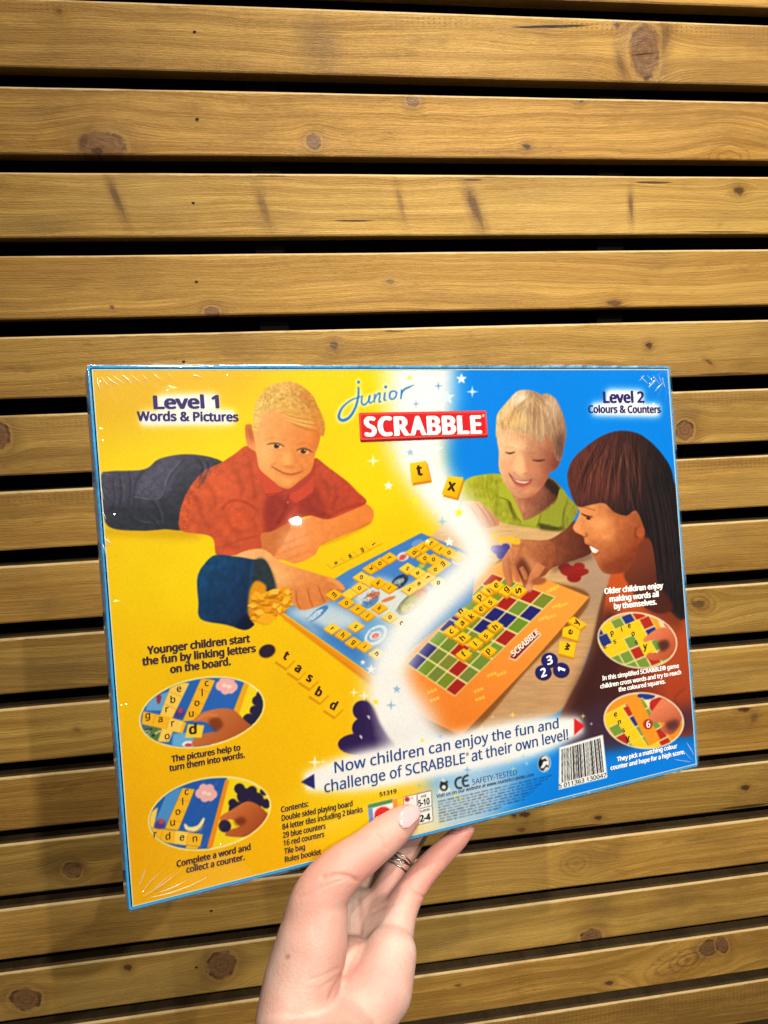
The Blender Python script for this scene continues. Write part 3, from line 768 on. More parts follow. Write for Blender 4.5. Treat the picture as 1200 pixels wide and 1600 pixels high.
    fill(F([(500, 1300), (640, 1240), (800, 1130), (890, 1000), (930, 1020), (900, 1180), (740, 1340), (600, 1390)]), (176, 64, 44), .8)
    # head
    fill(F([(100, 600), (130, 585), (180, 600), (225, 760), (230, 880), (190, 885), (130, 840), (100, 720)]), grad((384, 670), (206, 112, 50), (400, 700), (236, 150, 92)), .8)
    fill(F([(130, 640), (165, 640), (190, 740), (190, 800), (150, 740)]), (176, 82, 44), 1.6, .8)
    f1 = fill(F([(190, 620), (230, 440), (400, 370), (700, 380), (950, 480), (985, 640), (965, 800), (920, 930), (905, 1010), (870, 1130), (800, 1200), (720, 1260), (640, 1325), (580, 1340), (500, 1310), (420, 1240), (330, 1170), (260, 1090), (235, 960), (220, 820)]),
              grad((405, 690), (240, 170, 100), (500, 710), (222, 124, 52)), .9)
    ell(*F([(330, 930)])[0], 12, 16, (246, 178, 110), 0, 5, .8, f1)
    ell(*F([(560, 620)])[0], 30, 12, (236, 156, 84), 0, 6, .7, f1)
    ell(*F([(760, 700)])[0], 22, 10, (230, 136, 66), 0, 6, .7, f1)
    ell(*F([(930, 720)])[0], 5, 22, (206, 108, 38), 0, 4, .7, f1)
    ell(*F([(840, 1030)])[0], 10, 10, (230, 134, 66), 0, 4, .7, f1)
    ell(*F([(590, 1000)])[0], 8, 12, (246, 176, 100), -6, 3, .8, f1)
    ell(*F([(690, 1000)])[0], 4, 10, (210, 118, 54), -6, 3, .6, f1)
    ell(*F([(610, 1085)])[0], 9, 2.4, (206, 110, 54), 4, 1.5, .75, f1)
    ell(*F([(590, 1250)])[0], 14, 7, (244, 168, 92), 5, 4, .8, f1)
    fill(F([(400, 1230), (560, 1330), (700, 1270), (640, 1345), (540, 1350)]), (190, 96, 44), 2.5, .6, f1)
    # eyes
    for ex, ey, s in ((465, 838, 1), (780, 900, 1)):
        ell(*F([(ex+4, ey+6)])[0], 8.2, 3.1, (226, 186, 146), 10, .6, .9)
        ell(*F([(ex, ey+2)])[0], 4.4, 3.7, (66, 40, 24), 0, .5, .95); ell(*F([(ex, ey+2)])[0], 2, 2, (24, 14, 10), 0, .3, .95)
        ell(*F([(ex+14, ey-12)])[0], .9, .9, (250, 240, 225), 0, .2, .8)
    stroke(F([(350, 822), (420, 808), (500, 815), (560, 850)]), [1.2, 2.4, 2.4, 1.2], (104, 58, 30), .7, .9)
    stroke(F([(700, 890), (770, 868), (840, 885), (890, 915)]), [1.6, 2.6, 2.4, 1.2], (96, 48, 24), .7, .9)
    stroke(F([(390, 885), (470, 895), (540, 880)]), 1.6, (212, 130, 76), 1, .7)
    stroke(F([(720, 945), (790, 955), (850, 935)]), 1.6, (196, 108, 54), 1, .7)
    stroke(F([(330, 770), (440, 740), (560, 780)]), 2.4, (218, 142, 74), 1.4, .7)
    stroke(F([(700, 830), (800, 800), (900, 850)]), 2.4, (200, 112, 48), 1.4, .7)
    mottle(f1, .05, 7, 7)
    # mouth
    stroke(F([(405, 1075), (470, 1115), (560, 1160), (650, 1172), (730, 1150), (770, 1130)]), [1.2, 2, 2.2, 2.4, 1.8, 1], (156, 60, 36), .7, .9)
    stroke(F([(500, 1150), (590, 1195), (690, 1190)]), [1, 3, 1.4], (222, 116, 76), 1, .8)
    stroke(F([(470, 1030), (420, 1060), (400, 1110)]), 1.8, (204, 112, 58), 1.1, .8)
    stroke(F([(740, 1060), (775, 1110), (765, 1160)]), 1.8, (192, 98, 46), 1.1, .8)
    # hair
    h1 = fill(F([(180, 640), (195, 520), (205, 380), (250, 280), (330, 180), (450, 105), (580, 80), (700, 100), (800, 165), (890, 250), (950, 370), (1000, 480), (1035, 600), (1020, 720), (975, 700), (960, 590), (860, 590), (720, 560), (600, 500), (500, 430), (420, 390), (340, 440), (290, 500), (262, 580), (240, 680)]),
              grad((405, 620), (226, 188, 96), (500, 640), (206, 134, 54)), .9)
    ell(*F([(800, 290)])[0], 18, 14, (192, 124, 52), 35, 5, .7, h1)
    ell(*F([(480, 250)])[0], 22, 10, (214, 174, 82), -10, 5, .7, h1)
    ell(*F([(420, 330)])[0], 22, 6, (238, 204, 112), -18, 3, .8, h1)
    ell(*F([(260, 500)])[0], 6, 14, (230, 190, 110), 8, 3, .8, h1)
    for k in range(70):
        t = rnd.random()
        x0_, y0_ = 560+rnd.uniform(-260, 260), 170+rnd.uniform(-60, 90)
        ex, ey = 230+760*t, 480+130*t+rnd.uniform(-150, 30) - 110*math.sin(t*3.1)
        c = rnd.choice([(246, 214, 126), (238, 200, 108), (196, 140, 62), (174, 112, 46)])
        stroke(F([(x0_, y0_), ((x0_+ex)/2+30, (y0_+ey)/2-30), (ex, ey)]), [.4, 1.5, .4], c, .5, .5)
    mottle(h1, .12, 3, 5)
    for k in range(9):
        y = 420+k*20
        stroke(F([(480+20*k, y), (640+20*k, y+60), (900+8*k, y+100)]), [.6, 2, .6], rnd.choice([(244, 204, 116), (232, 178, 84), (188, 116, 46)]), .6, .8)
    # ---------- blue board of words and pictures
    L = local(420, 820, 3.529)
    lb = [(840, 45), (1150, 170), (1120, 420), (640, 800), (600, 850), (75, 480), (440, 250)]
    fill(L([(x-4, y+22) for x, y in [(600, 850), (75, 475), (90, 500), (560, 860)]]), (214, 130, 10), 1, smooth=False)
    fill(L([(65, 485), (600, 855), (590, 880), (60, 500)]), (232, 142, 20), .8, smooth=False)
    lbm = fill(L(lb), grad((560, 1010), (74, 138, 208), (680, 860), (60, 120, 196)), .6, smooth=False)
    fill(L([(100, 480), (330, 430), (520, 540), (280, 600), (200, 540)]), (206, 220, 226), 6, .9, lbm)
    fill(L([(480, 330), (650, 300), (760, 420), (600, 520), (480, 440)]), (222, 228, 224), 5, .9, lbm)
    fill(L([(620, 380), (830, 330), (950, 420), (760, 560), (640, 560)]), (214, 224, 216), 7, .8, lbm)
    fill(L([(500, 560), (640, 520), (740, 600), (640, 680), (540, 660)]), (120, 176, 220), 4, .8, lbm)
    fill(L([(230, 560), (300, 560), (560, 730), (620, 800), (560, 800)]), (52, 116, 190), 4, .7, lbm)
    for cx, cy, rx, ry, c in ((720, 315, 16, 9, (36, 44, 60)), (718, 312, 9, 4, (150, 170, 180)), (270, 490, 20, 6, (60, 120, 190)), (255, 500, 15, 4, (200, 220, 235)),
                              (560, 420, 16, 9, (70, 130, 190)), (575, 390, 11, 5, (200, 90, 50)), (545, 410, 7, 3, (240, 225, 210)), (660, 410, 12, 3, (220, 110, 60)),
                              (790, 430, 28, 12, (86, 100, 60)), (800, 425, 24, 10, (150, 150, 50)), (840, 370, 12, 6, (200, 90, 60)), (770, 455, 12, 5, (190, 180, 70)),
                              (590, 610, 20, 13, (226, 236, 240)), (588, 608, 15, 9, (110, 160, 210)), (588, 610, 10, 6, (240, 240, 240)), (588, 612, 6, 4, (220, 70, 60)),
                              (740, 175, 10, 7, (230, 220, 210)), (738, 180, 6, 4, (214, 70, 60)), (850, 230, 10, 8, (80, 140, 120)), (845, 225, 5, 4, (180, 190, 70)),
                              (1050, 190, 12, 8, (232, 220, 214)), (1080, 210, 8, 6, (220, 150, 130)), (820, 100, 10, 5, (110, 150, 210))):
        x, y = L([(cx, cy)])[0]
        ell(x, y, rx, ry, c, -38 if rx > 14 else -20, .9, .92)
    stroke(L([(700, 480), (740, 420), (820, 360), (880, 370)]), 1.6, (50, 60, 60), .6, .8)
    for cx, cy, sx, sy, pal, n in ((790, 430, 80, 40, ((60, 90, 40), (190, 170, 50), (200, 90, 50), (40, 60, 40), (150, 170, 70)), 60), (565, 405, 60, 36, ((40, 90, 160), (220, 230, 240), (210, 110, 50), (20, 50, 110)), 50),
                                   (260, 495, 70, 22, ((50, 110, 180), (230, 236, 240), (120, 170, 210)), 34), (590, 608, 60, 40, ((60, 130, 190), (230, 236, 240), (150, 200, 225)), 40), (720, 315, 50, 26, ((20, 26, 40), (120, 140, 160), (200, 210, 215)), 24),
                                   (850, 225, 30, 22, ((60, 120, 70), (190, 180, 60), (60, 110, 160)), 16), (740, 175, 32, 22, ((220, 210, 200), (190, 70, 60), (110, 70, 60)), 14), (1060, 195, 40, 24, ((220, 200, 190), (170, 120, 110), (90, 120, 180)), 14)):
        for k in range(n):
            a_ = rnd.uniform(0, 6.28); q_ = math.sqrt(rnd.random())
            x, y = cx + sx*q_*math.cos(a_), cy + sy*q_*math.sin(a_) - (sx*q_*math.cos(a_))*.45
            d_ = rnd.uniform(0, 6.28); l_ = rnd.uniform(4, 13)
            stroke(L([(x, y), (x+l_*math.cos(d_), y+l_*math.sin(d_)*.7)]), rnd.uniform(.7, 1.8), rnd.choice(pal), .3, .8, lbm, False)
    tu, tv = np.array([33., -22.])/3.529, np.array([27., 17.])/3.529
    def ltile(x, y, c=(250, 188, 14), s=1.0):
        cx, cy = L([(x, y)])[0]
        tile(cx, cy, tu[0]*.76*s, tu[1]*.76*s, tv[0]*.88*s, tv[1]*.88*s, c, (206, 128, 6), 2.0)
    pale = (250, 206, 60)
    for x, y, c in ((510, 288, pale), (565, 240, 0), (612, 212, 0), (665, 182, 0), (800, 150, 0), (850, 124, 0), (895, 100, 0), (945, 132, 0), (993, 152, 0), (1045, 175, pale),
                    (860, 183, 0), (908, 190, 0), (960, 215, 0), (918, 246, 0), (765, 240, pale), (820, 264, pale), (875, 290, pale), (935, 318, pale), (828, 324, pale), (775, 356, pale), (560, 312, pale), (605, 320, 0), (665, 346, 0),
                    (500, 348, pale), (445, 382, pale), (360, 385, 0), (428, 430, 0), (490, 465, 0), (545, 500, 0), (610, 458, 0), (668, 508, pale), (730, 540, pale),
                    (350, 572, pale), (480, 560, pale), (410, 606, 0), (465, 648, 0), (530, 670, 0), (595, 710, pale)):
        ltile(x, y, c or (250, 186, 10))
    # bag, near forearm and hand, spilt tiles
    K = local(165, 690, 2.759)
    fa2 = fill(K([(560, 495), (670, 462), (760, 520), (880, 560), (1000, 600), (1030, 640), (970, 660), (960, 690), (900, 715), (840, 725), (795, 690), (720, 640), (640, 560)]),
               grad((400, 860), (244, 178, 110), (500, 930), (222, 132, 66)), .9)
    ell(*K([(720, 570)])[0], 30, 12, (246, 184, 112), 30, 6, .7, fa2)
    fill(K([(700, 640), (790, 690), (700, 655)]), (190, 110, 50), 3, .6)
    fill(K([(790, 630), (960, 600), (965, 680), (905, 715), (840, 725), (800, 690)]), (214, 124, 62), 4, .6, fa2)
    mottle(fa2, .07, 8, 8)
    for pts in (((820, 640), (825, 690), (840, 722)), ((870, 630), (880, 680), (895, 715)), ((915, 620), (930, 660), (945, 695))):
        stroke(K(pts), [1, 2, 1.4], (160, 80, 38), .9, .75, fa2)
    stroke(K([(960, 590), (1000, 610), (1025, 640)]), 6.5, (236, 150, 84), .9, .9)
    stroke(K([(965, 640), (1000, 640), (1026, 645)]), 1.6, (150, 76, 36), .9, .7)
    bag = fill(K([(400, 570), (420, 535), (470, 490), (560, 495), (640, 508), (690, 515), (725, 600), (715, 660), (650, 640), (625, 700), (630, 770), (640, 790), (600, 812), (520, 790), (410, 765), (400, 690), (394, 610)]),
               grad((320, 900), (16, 66, 110), (395, 950), (20, 40, 74)), .8)
    fill(K([(640, 520), (690, 512), (735, 620), (720, 665), (660, 640), (630, 640)]), (40, 52, 58), 2, .95)
    mottle(bag, .20, 9, 7)
    stroke(K([(636, 512), (622, 620), (612, 740)]), 3, (30, 82, 128), 1.2, .6, bag)
    stroke(K([(440, 560), (450, 650), (440, 750)]), 6, (10, 46, 86), 3, .6, bag)
    stroke(K([(540, 540), (560, 650), (540, 770)]), 6, (14, 52, 96), 3, .5, bag)
    fill(K([(600, 750), (640, 760), (640, 795), (600, 812), (560, 800)]), (10, 20, 44), 2, .8, bag)
    fill(K([(622, 640), (650, 600), (690, 620), (700, 660), (780, 640), (800, 690), (740, 750), (690, 790), (640, 770), (615, 740)]), (222, 146, 16), 1)
    for k in range(46):
        x = rnd.uniform(630, 785); y = 722 - (x-625)*.28 + rnd.uniform(-46, 52)
        if x < 690 and k % 3 == 0: y = rnd.uniform(610, 680)
        cx, cy = K([(x, y)])[0]; an = rnd.uniform(0, 3.1)
        r = rnd.uniform(8, 12); c_, s_ = math.cos(an)*r, math.sin(an)*r*.6
        q = [(cx-c_, cy-s_), (cx+s_, cy-c_*.5), (cx+c_, cy+s_), (cx-s_, cy+c_*.5)]
        fill([(x_+.5, y_+2.2) for x_, y_ in q], (170, 98, 6), .6, .8, smooth=False)
        fill(q, rnd.choice([(246, 176, 30), (238, 158, 20), (250, 192, 56), (232, 150, 18)]), .35, smooth=False)
    fill(K([(640, 770), (700, 740), (745, 760), (690, 790)]), (246, 172, 24), .5, smooth=False)

    ltile(360, 385, (250, 186, 10))
    # rack of letters behind the board and the row of letters in front
    for x, y in ((370, 208), (445, 172), (515, 138), (578, 105)):
        cx, cy = L([(x, y)])[0]
        tile(cx, cy, 11, -5, 4, 3.5, (240, 196, 14), (206, 156, 8), 1.5)
    D = local(400, 1000, 5)
    for x, y in ((228, 150), (322, 235), (410, 310), (492, 420), (605, 530)):
        cx, cy = D([(x, y)])[0]
        q = [(cx-16, cy+2), (cx-1, cy-14), (cx+17, cy-1), (cx+2, cy+14)]
        fill([(x_-1, y_+4) for x_, y_ in q], (212, 146, 4), .8, smooth=False)
        fill(q, (250, 192, 8), .6, smooth=False)
    ell(418, 1018, 13.5, 10, (150, 104, 4), -22, 1.5, .6); ell(417.3, 1017.3, 13, 10, (44, 30, 48), -22, .4)

    # ---------- white swoosh between the two halves
    SW = (238, 238, 236)
    path = [(650, 545, 84), (655, 620, 84), (650, 690, 74), (664, 740, 54), (696, 785, 50), (736, 832, 46), (746, 868, 44), (718, 905, 44), (680, 940, 46), (646, 976, 48), (620, 1014, 50), (604, 1066, 54), (622, 1130, 84), (646, 1200, 80)]
    stroke([p[:2] for p in path], [p[2]*1.4 for p in path], SW, 11, .72)
    stroke([p[:2] for p in path], [p[2]*.85 for p in path], (244, 244, 243), 6, .96)
    fill([(600, 1060), (630, 1060), (650, 1100), (680, 1140), (690, 1170), (600, 1170)], (238, 238, 238), 9, .8)
    fill([(655, 550), (700, 550), (694, 640), (686, 700), (700, 760), (680, 760), (655, 700)], (243, 244, 245), 8, .8)
    # dark purple flower of counters fading into it
    for cx, cy, rx, ry in ((566, 1110, 15, 15.5), (568, 1138, 18, 17), (560, 1163, 32, 17), (588, 1165, 18, 14)):
        ell(cx, cy, rx, ry, grad((570, 1130), (44, 28, 76), (625, 1120), (210, 204, 224)), 0, .7)
    fill([(568, 1096), (582, 1104), (594, 1130), (606, 1150), (618, 1172), (560, 1180), (572, 1140)], grad((578, 1130), (48, 32, 82), (618, 1122), (226, 222, 236)), 1.6, .97)
    for x, y in ((575, 1120), (563, 1151)):
        fill([(x-1.5, y-2), (x+2, y-1), (x+3, y+4), (x, y+1)], (240, 230, 250), .4)
    # bottom panel tints
    fill([(650, 1240), (760, 1205), (800, 1240), (700, 1330), (640, 1330)], (238, 236, 222), 16, .8)
    fill([(680, 1230), (850, 1180), (790, 1240), (720, 1300)], (180, 212, 240), 16, .6)

    # ---------- slogan strip, headings' white glow
    for r, b in ((1.0, 6), (.8, 3)):
        stroke([(478, 1222), (560, 1206), (700, 1180), (830, 1152), (908, 1133)], [30*r, 62*r, 66*r, 62*r, 26*r], (246, 246, 246), b, .95)
        stroke([(246, 631), (340, 629)], 30*r, (246, 246, 244), b*.9, .95, smooth=False)
        stroke([(220, 654), (366, 652)], 24*r, (246, 246, 244), b*.9, .95, smooth=False)
        stroke([(948, 621), (1004, 622)], 26*r, (244, 246, 250), b*.8, .95, smooth=False)
        stroke([(926, 639), (1030, 641)], 20*r, (244, 246, 250), b*.8, .95, smooth=False)
    fill([(470, 1222), (491, 1209), (492, 1233)], (38, 40, 110), .4, smooth=False)
    fill([(897, 1122), (914, 1134), (897, 1149)], (222, 36, 40), .4, smooth=False)

    # ---------- stars
    for x, y, r, c, n in ((721, 592, 9, (240, 246, 252), 5), (699, 621, 12, (212, 232, 250), 5), (738, 612, 10, (214, 236, 252), 4), (685, 603, 8, (120, 160, 220), 4), (650, 631, 8, (150, 180, 220), 4),
                          (640, 590, 5, (238, 226, 60), 5), (681, 700, 12, (250, 252, 255), 4), (641, 707, 7, (170, 196, 226), 5), (612, 714, 5, (240, 232, 60), 5), (583, 720, 11, (252, 248, 210), 4),
                          (607, 759, 8, (252, 250, 236), 5), (649, 783, 8, (246, 232, 40), 5), (717, 801, 8, (244, 236, 40), 5), (691, 815, 9, (150, 196, 236), 4), (702, 847, 8, (252, 252, 250), 5), (668, 846, 5, (250, 246, 200), 5),
                          (567, 1035, 5, (230, 238, 244), 5), (580, 1046, 8, (240, 244, 248), 5), (620, 1077, 7, (150, 186, 224), 5), (611, 1102, 9, (140, 180, 224), 4), (587, 1097, 6, (250, 226, 30), 5),
                          (553, 1082, 8, (252, 246, 210), 4), (569, 1087, 9, (252, 250, 230), 4), (492, 1191, 12, (252, 248, 214), 4), (505, 1190, 5, (252, 246, 200), 4), (801, 1117, 6, (250, 226, 90), 4), (770, 1120, 3, (250, 220, 170), 4),
                          (753, 1140, 8, (246, 236, 214), 4), (911, 1119, 5, (246, 220, 80), 4), (924, 1131, 3, (250, 250, 250), 4), (730, 1203, 7, (120, 176, 230), 4), (795, 1189, 5, (226, 238, 120), 4), (818, 1183, 7, (170, 216, 246), 4), (823, 1193, 4, (190, 226, 250), 4),
                          (802, 1202, 6, (160, 226, 200), 4), (655, 1228, 6, (176, 206, 150), 4), (712, 1244, 5, (240, 226, 40), 4), (722, 1248, 5, (240, 226, 60), 4), (660, 1157, 4, (240, 232, 60), 5), (688, 1150, 5, (150, 190, 230), 4), (480, 1233, 4, (252, 240, 190), 4)):
        star(x, y, r, c, n, .42 if n == 5 else .22)
    N = local(500, 585, 4.286)
    jun = [([(258, 84), (256, 150), (236, 225), (196, 288), (150, 308), (126, 282), (150, 222), (210, 172), (276, 148)], [10, 12, 13, 15, 17, 15, 11, 8, 6]),
           ([(284, 140), (278, 186), (296, 204), (322, 180), (334, 140)], [8, 10, 10, 8, 8]), ([(334, 140), (328, 180), (340, 192), (356, 176)], [9, 9, 8, 5]),
           ([(368, 130), (362, 190)], [9, 9]), ([(364, 165), (388, 130), (402, 130), (396, 182), (414, 180)], [6, 8, 9, 9, 6]),
           ([(436, 120), (430, 168), (446, 174)], [10, 10, 6]), ([(490, 110), (470, 122), (468, 156), (486, 166), (508, 148), (510, 120), (490, 110), (520, 122)], [9, 10, 10, 9, 9, 9, 8, 5]),
           ([(546, 100), (546, 130), (540, 166)], [9, 10, 9]), ([(544, 130), (566, 100), (600, 84), (634, 68)], [6, 11, 9, 2])]
    for wd, bl, cl in ((3.4, 2.2, (246, 246, 240)), (0, .35, (24, 112, 188))):
        for pts, ws in jun:
            stroke(N(pts), [w_/4.286*1.2 + wd for w_ in ws], cl, bl, .95)
        for x, y in ((258, 52), (440, 84)):
            px, py = N([(x, y)])[0]; ell(px, py, 2.4+wd*.5, 2.4+wd*.5, cl, 0, bl)
    # conformity mark, face mark, recycling dot, small print
    DK = (40, 40, 44)
    stroke([(721.5, 1214), (714, 1217), (711.5, 1224), (715, 1231), (722, 1231)], 3, DK, .3)
    stroke([(732, 1211), (725.5, 1214), (723, 1221), (726, 1228), (733, 1227)], 3, DK, .3); stroke([(724, 1220.5), (731, 1219)], 2.4, DK, .3)
    fill([(684, 1241), (692, 1215), (705, 1236)], (236, 236, 230), .8, .8, smooth=False)
    ell(693.5, 1229, 6.6, 7.2, (36, 36, 40), 0, .5); ell(693.5, 1230, 3.4, 3.2, (226, 226, 226), 0, .4); ell(690, 1223, 2, 2, (36, 36, 40), 0, .3); ell(698, 1222, 2, 2, (36, 36, 40), 0, .3)
    ell(850.5, 1193, 10, 13.4, (240, 244, 248), 8, .4); ell(850, 1192.6, 9, 12.2, (24, 26, 30), 8, .3)
    stroke([(846, 1186), (852, 1183), (857, 1188)], [3, 4, 3], (240, 244, 248), .3); stroke([(852, 1190), (849, 1197), (845, 1200)], [5, 5, 2], (240, 244, 248), .3)
    fill([(848, 1192), (858, 1187), (858, 1197)], (240, 244, 248), .3, smooth=False); stroke([(850, 1204), (856, 1199)], [2.5, 4], (240, 244, 248), .3)
    for ln in range(8):
        x = 684.0 + ln*.3; end = 862 - ln*7 - (30 if ln == 7 else 0)
        while x < end:
            L_ = rnd.uniform(4, 13)
            y = 1253 + ln*4.55 - (x-684)*(.232)
            stroke([(x, y), (min(x+L_, end), y - L_*.232)], 2.0, (70, 72, 84) if x < 760 else (14, 66, 140), .35, rnd.uniform(.45, .8), smooth=False)
            x += L_ + 1.8
    fill([(874, 1168), (942, 1148), (949, 1215), (873, 1234)], (247, 247, 247), .3, smooth=False)
    # bars of the code
    x = 0.0
    while x < .93:
        w_ = rnd.choice([.012, .012, .024, .036])
        xa, xb = .05+x*.95, .05+min(x+w_, .94)*.95
        top = lambda t: (874+68*t, 1172-20*t); bot = lambda t: (874+74*t, 1224-19*t)
        fill([top(xa), top(xb), bot(xb), bot(xa)], (44, 44, 48), .12, smooth=False)
        x += w_ + rnd.choice([.012, .016, .026])
    # plain letter tiles flying over the swoosh
    for q, c2 in (([(640, 724), (666, 720), (673, 750), (643, 755)], 1), ([(700, 744), (724, 746), (714, 778), (690, 772)], 1)):
        fill([(x+2, y+4) for x, y in q], (206, 132, 6), .7, smooth=False)
        fill(q, grad((q[0][0], q[0][1]), (252, 206, 30), (q[2][0], q[2][1]), (246, 172, 8)), .6, smooth=False)

    # ---------- four oval close-ups
    def oval(cx, cy, rx, ry, ang, rim):
        ell(cx, cy, rx+2.2, ry+2.2, rim, ang, .4)
        return cover(ell_pts(cx, cy, rx, ry, ang), .3)
    CR = (250, 240, 190)
    def cloud(P, x, y, clip):
        for dx, dy, r in ((0, 0, 46), (-45, 5, 36), (45, 10, 36), (-20, -32, 34), (25, -30, 34), (-10, 34, 34), (30, 34, 28)):
            px, py = P([(x+dx, y+dy)])[0]; ell(px, py, r/4.7, r/4.7, (240, 176, 176), 0, .5, 1, clip)
        for dx, dy in ((-15, 0), (20, 10)):
            px, py = P([(x+dx, y+dy)])[0]; ell(px, py, 4, 3, (246, 216, 200), 0, .8, 1, clip)
    V = local(200, 1040, 4.704)
    m = oval(315.5, 1113, 97, 52, -10.5, CR)
    paint(m, (246, 214, 30))
    fill(V([(80, 100), (880, 60), (780, 380), (560, 640), (60, 640)]), (40, 100, 186), .4, 1, m, False)
    fill(V([(150, 240), (300, 190), (260, 330), (130, 330)]), (110, 170, 214), .8, .9, m, False)
    fill(V([(210, 220), (245, 220), (235, 275), (215, 275)]), (150, 40, 50), .8, .9, m)
    fill(V([(860, 110), (895, 120), (815, 360), (775, 330)]), (238, 168, 24), .5, 1, m, False)
    fill(V([(100, 450), (260, 440), (240, 580), (120, 560)]), (96, 120, 60), 1, .9, m, False)
    for k in range(14):
        x, y = V([(rnd.uniform(110, 240), rnd.uniform(455, 560))])[0]; ell(x, y, 3, 1.6, rnd.choice([(214, 214, 150), (40, 60, 40), (170, 190, 80), (230, 235, 230)]), -20, .5, .9, m)
    fill(V([(330, 500), (430, 490), (520, 560), (500, 640), (320, 620)]), (110, 180, 226), 1, .9, m, False)
    ell(*V([(445, 580)])[0], 10, 5.5, (236, 236, 240), 0, .5, 1, m); ell(*V([(445, 585)])[0], 6, 3, (200, 60, 70), 0, .6, 1, m)
    ell(*V([(375, 350)])[0], 9, 8, (70, 60, 130), -30, 1, .95, m); ell(*V([(385, 330)])[0], 4, 4, (190, 70, 90), 0, .8, .9, m)
    T1 = (252, 206, 84); T2 = (246, 184, 30)
    fill(V([(330, 110), (450, 130), (300, 440), (340, 460), (300, 560), (220, 560), (250, 460), (210, 430)]), T1, .5, 1, m, False)
    fill(V([(540, 90), (640, 110), (510, 400), (400, 410)]), T2, .5, 1, m, False)
    fill(V([(110, 335), (310, 380), (430, 420), (400, 500), (290, 470), (100, 430)]), T2, .5, 1, m, False)
    fill(V([(300, 385), (410, 410), (380, 490), (280, 470)]), T1, .4, 1, m, False)
    for a_, b_ in (((205, 355), (180, 440)), ((305, 380), (280, 470)), ((300, 190), (400, 230)), ((260, 280), (360, 320)), ((510, 170), (610, 200)), ((470, 250), (570, 290)), ((430, 330), (540, 370))):
        stroke(V([a_, b_]), .9, (200, 130, 30), .3, .8, m, False)
    cloud(V, 725, 145, m)
    for cx, cy, r in ((975, 220, 34), (950, 260, 38), (985, 300, 48), (930, 330, 36), (890, 400, 48), (960, 380, 50)):
        ell(*V([(cx, cy)])[0], r/4.7, r/4.7, (38, 34, 66), 0, .5, 1, m)
    gh = fill(V([(500, 380), (560, 340), (680, 315), (780, 330), (880, 420), (960, 470), (1000, 560), (760, 660), (520, 620), (470, 560), (560, 500), (660, 480), (600, 430), (540, 410), (480, 410)]),
              grad((320, 1110), (206, 118, 64), (370, 1160), (172, 84, 38)), .7, 1, m)
    fill(V([(590, 410), (660, 380), (700, 440), (640, 480)]), (120, 50, 22), 2, .85, m)
    stroke(V([(510, 395), (580, 360), (660, 370)]), 3, (226, 142, 88), 1, .7, m)
    fill(V([(440, 430), (560, 440), (540, 530), (420, 530)]), (254, 208, 50), .5, 1, m, False)
    # second oval
    m = oval(327.5, 1271, 95, 54, -11, CR)
    paint(m, (246, 214, 26))
    fill(V([(100, 840), (730, 820), (600, 1360), (100, 1340)]), (34, 90, 176), .4, 1, m, False)
    fill(V([(715, 840), (745, 840), (620, 1340), (580, 1340)]), (236, 140, 30), .5, 1, m, False)
    fill(V([(300, 900), (400, 900), (280, 1170), (190, 1170)]), (80, 150, 210), .6, .9, m, False)
    fill(V([(400, 900), (490, 910), (370, 1210), (270, 1200)]), T2, .5, 1, m, False)
    fill(V([(150, 1090), (220, 1040), (190, 1190), (150, 1200)]), T1, .5, 1, m, False)
    fill(V([(170, 1190), (360, 1215), (550, 1240), (530, 1330), (340, 1310), (190, 1290)]), T2, .5, 1, m, False)
    fill(V([(350, 1215), (445, 1225), (425, 1320), (340, 1305)]), T1, .4, 1, m, False)
    fill(V([(430, 1320), (520, 1330), (510, 1360), (420, 1350)]), T2, .4, 1, m, False)
    for a_, b_ in (((365, 985), (460, 1000)), ((330, 1060), (430, 1080)), ((300, 1130), (390, 1150)), ((255, 1205), (235, 1290)), ((445, 1225), (425, 1320))):
        stroke(V([a_, b_]), .9, (200, 130, 30), .3, .8, m, False)
    ell(*V([(235, 1165)])[0], 9, 7, (80, 60, 130), -30, 1, .95, m); ell(*V([(245, 1145)])[0], 4, 4, (200, 70, 90), 0, .8, .9, m)
    cloud(V, 575, 935, m)
    stroke(V([(415, 1165), (450, 1205), (520, 1190), (560, 1120)]), [3, 8, 8, 3], (250, 226, 160), .5, 1, m)
    stroke(V([(420, 1210), (500, 1220), (570, 1150)]), 1.4, (40, 40, 60), .6, .7, m)
    for cx, cy, r in ((820, 905, 40), (912, 920, 36), (1000, 925, 30), (1015, 1015, 36), (770, 1010, 32), (860, 960, 60), (940, 990, 60), (800, 1060, 60)):
        ell(*V([(cx, cy)])[0], r/4.7, r/4.7, (38, 30, 62), 0, .5, 1, m)
    fill(V([(680, 1110), (760, 1060), (870, 1000), (950, 1020), (1020, 1080), (1060, 1130), (960, 1230), (850, 1260), (720, 1250), (740, 1210), (820, 1180), (760, 1130), (690, 1150)]),
         grad((360, 1265), (206, 112, 56), (400, 1300), (160, 72, 32)), .7, 1, m)
    fill(V([(780, 1140), (840, 1110), (870, 1150), (810, 1180)]), (110, 44, 24), 2, .8, m)
    ell(*V([(712, 1180)])[0], 9.8, 9.8, (40, 32, 66), 0, .4, 1, m)
    # right ovals
    R_ = local(920, 900, 5)
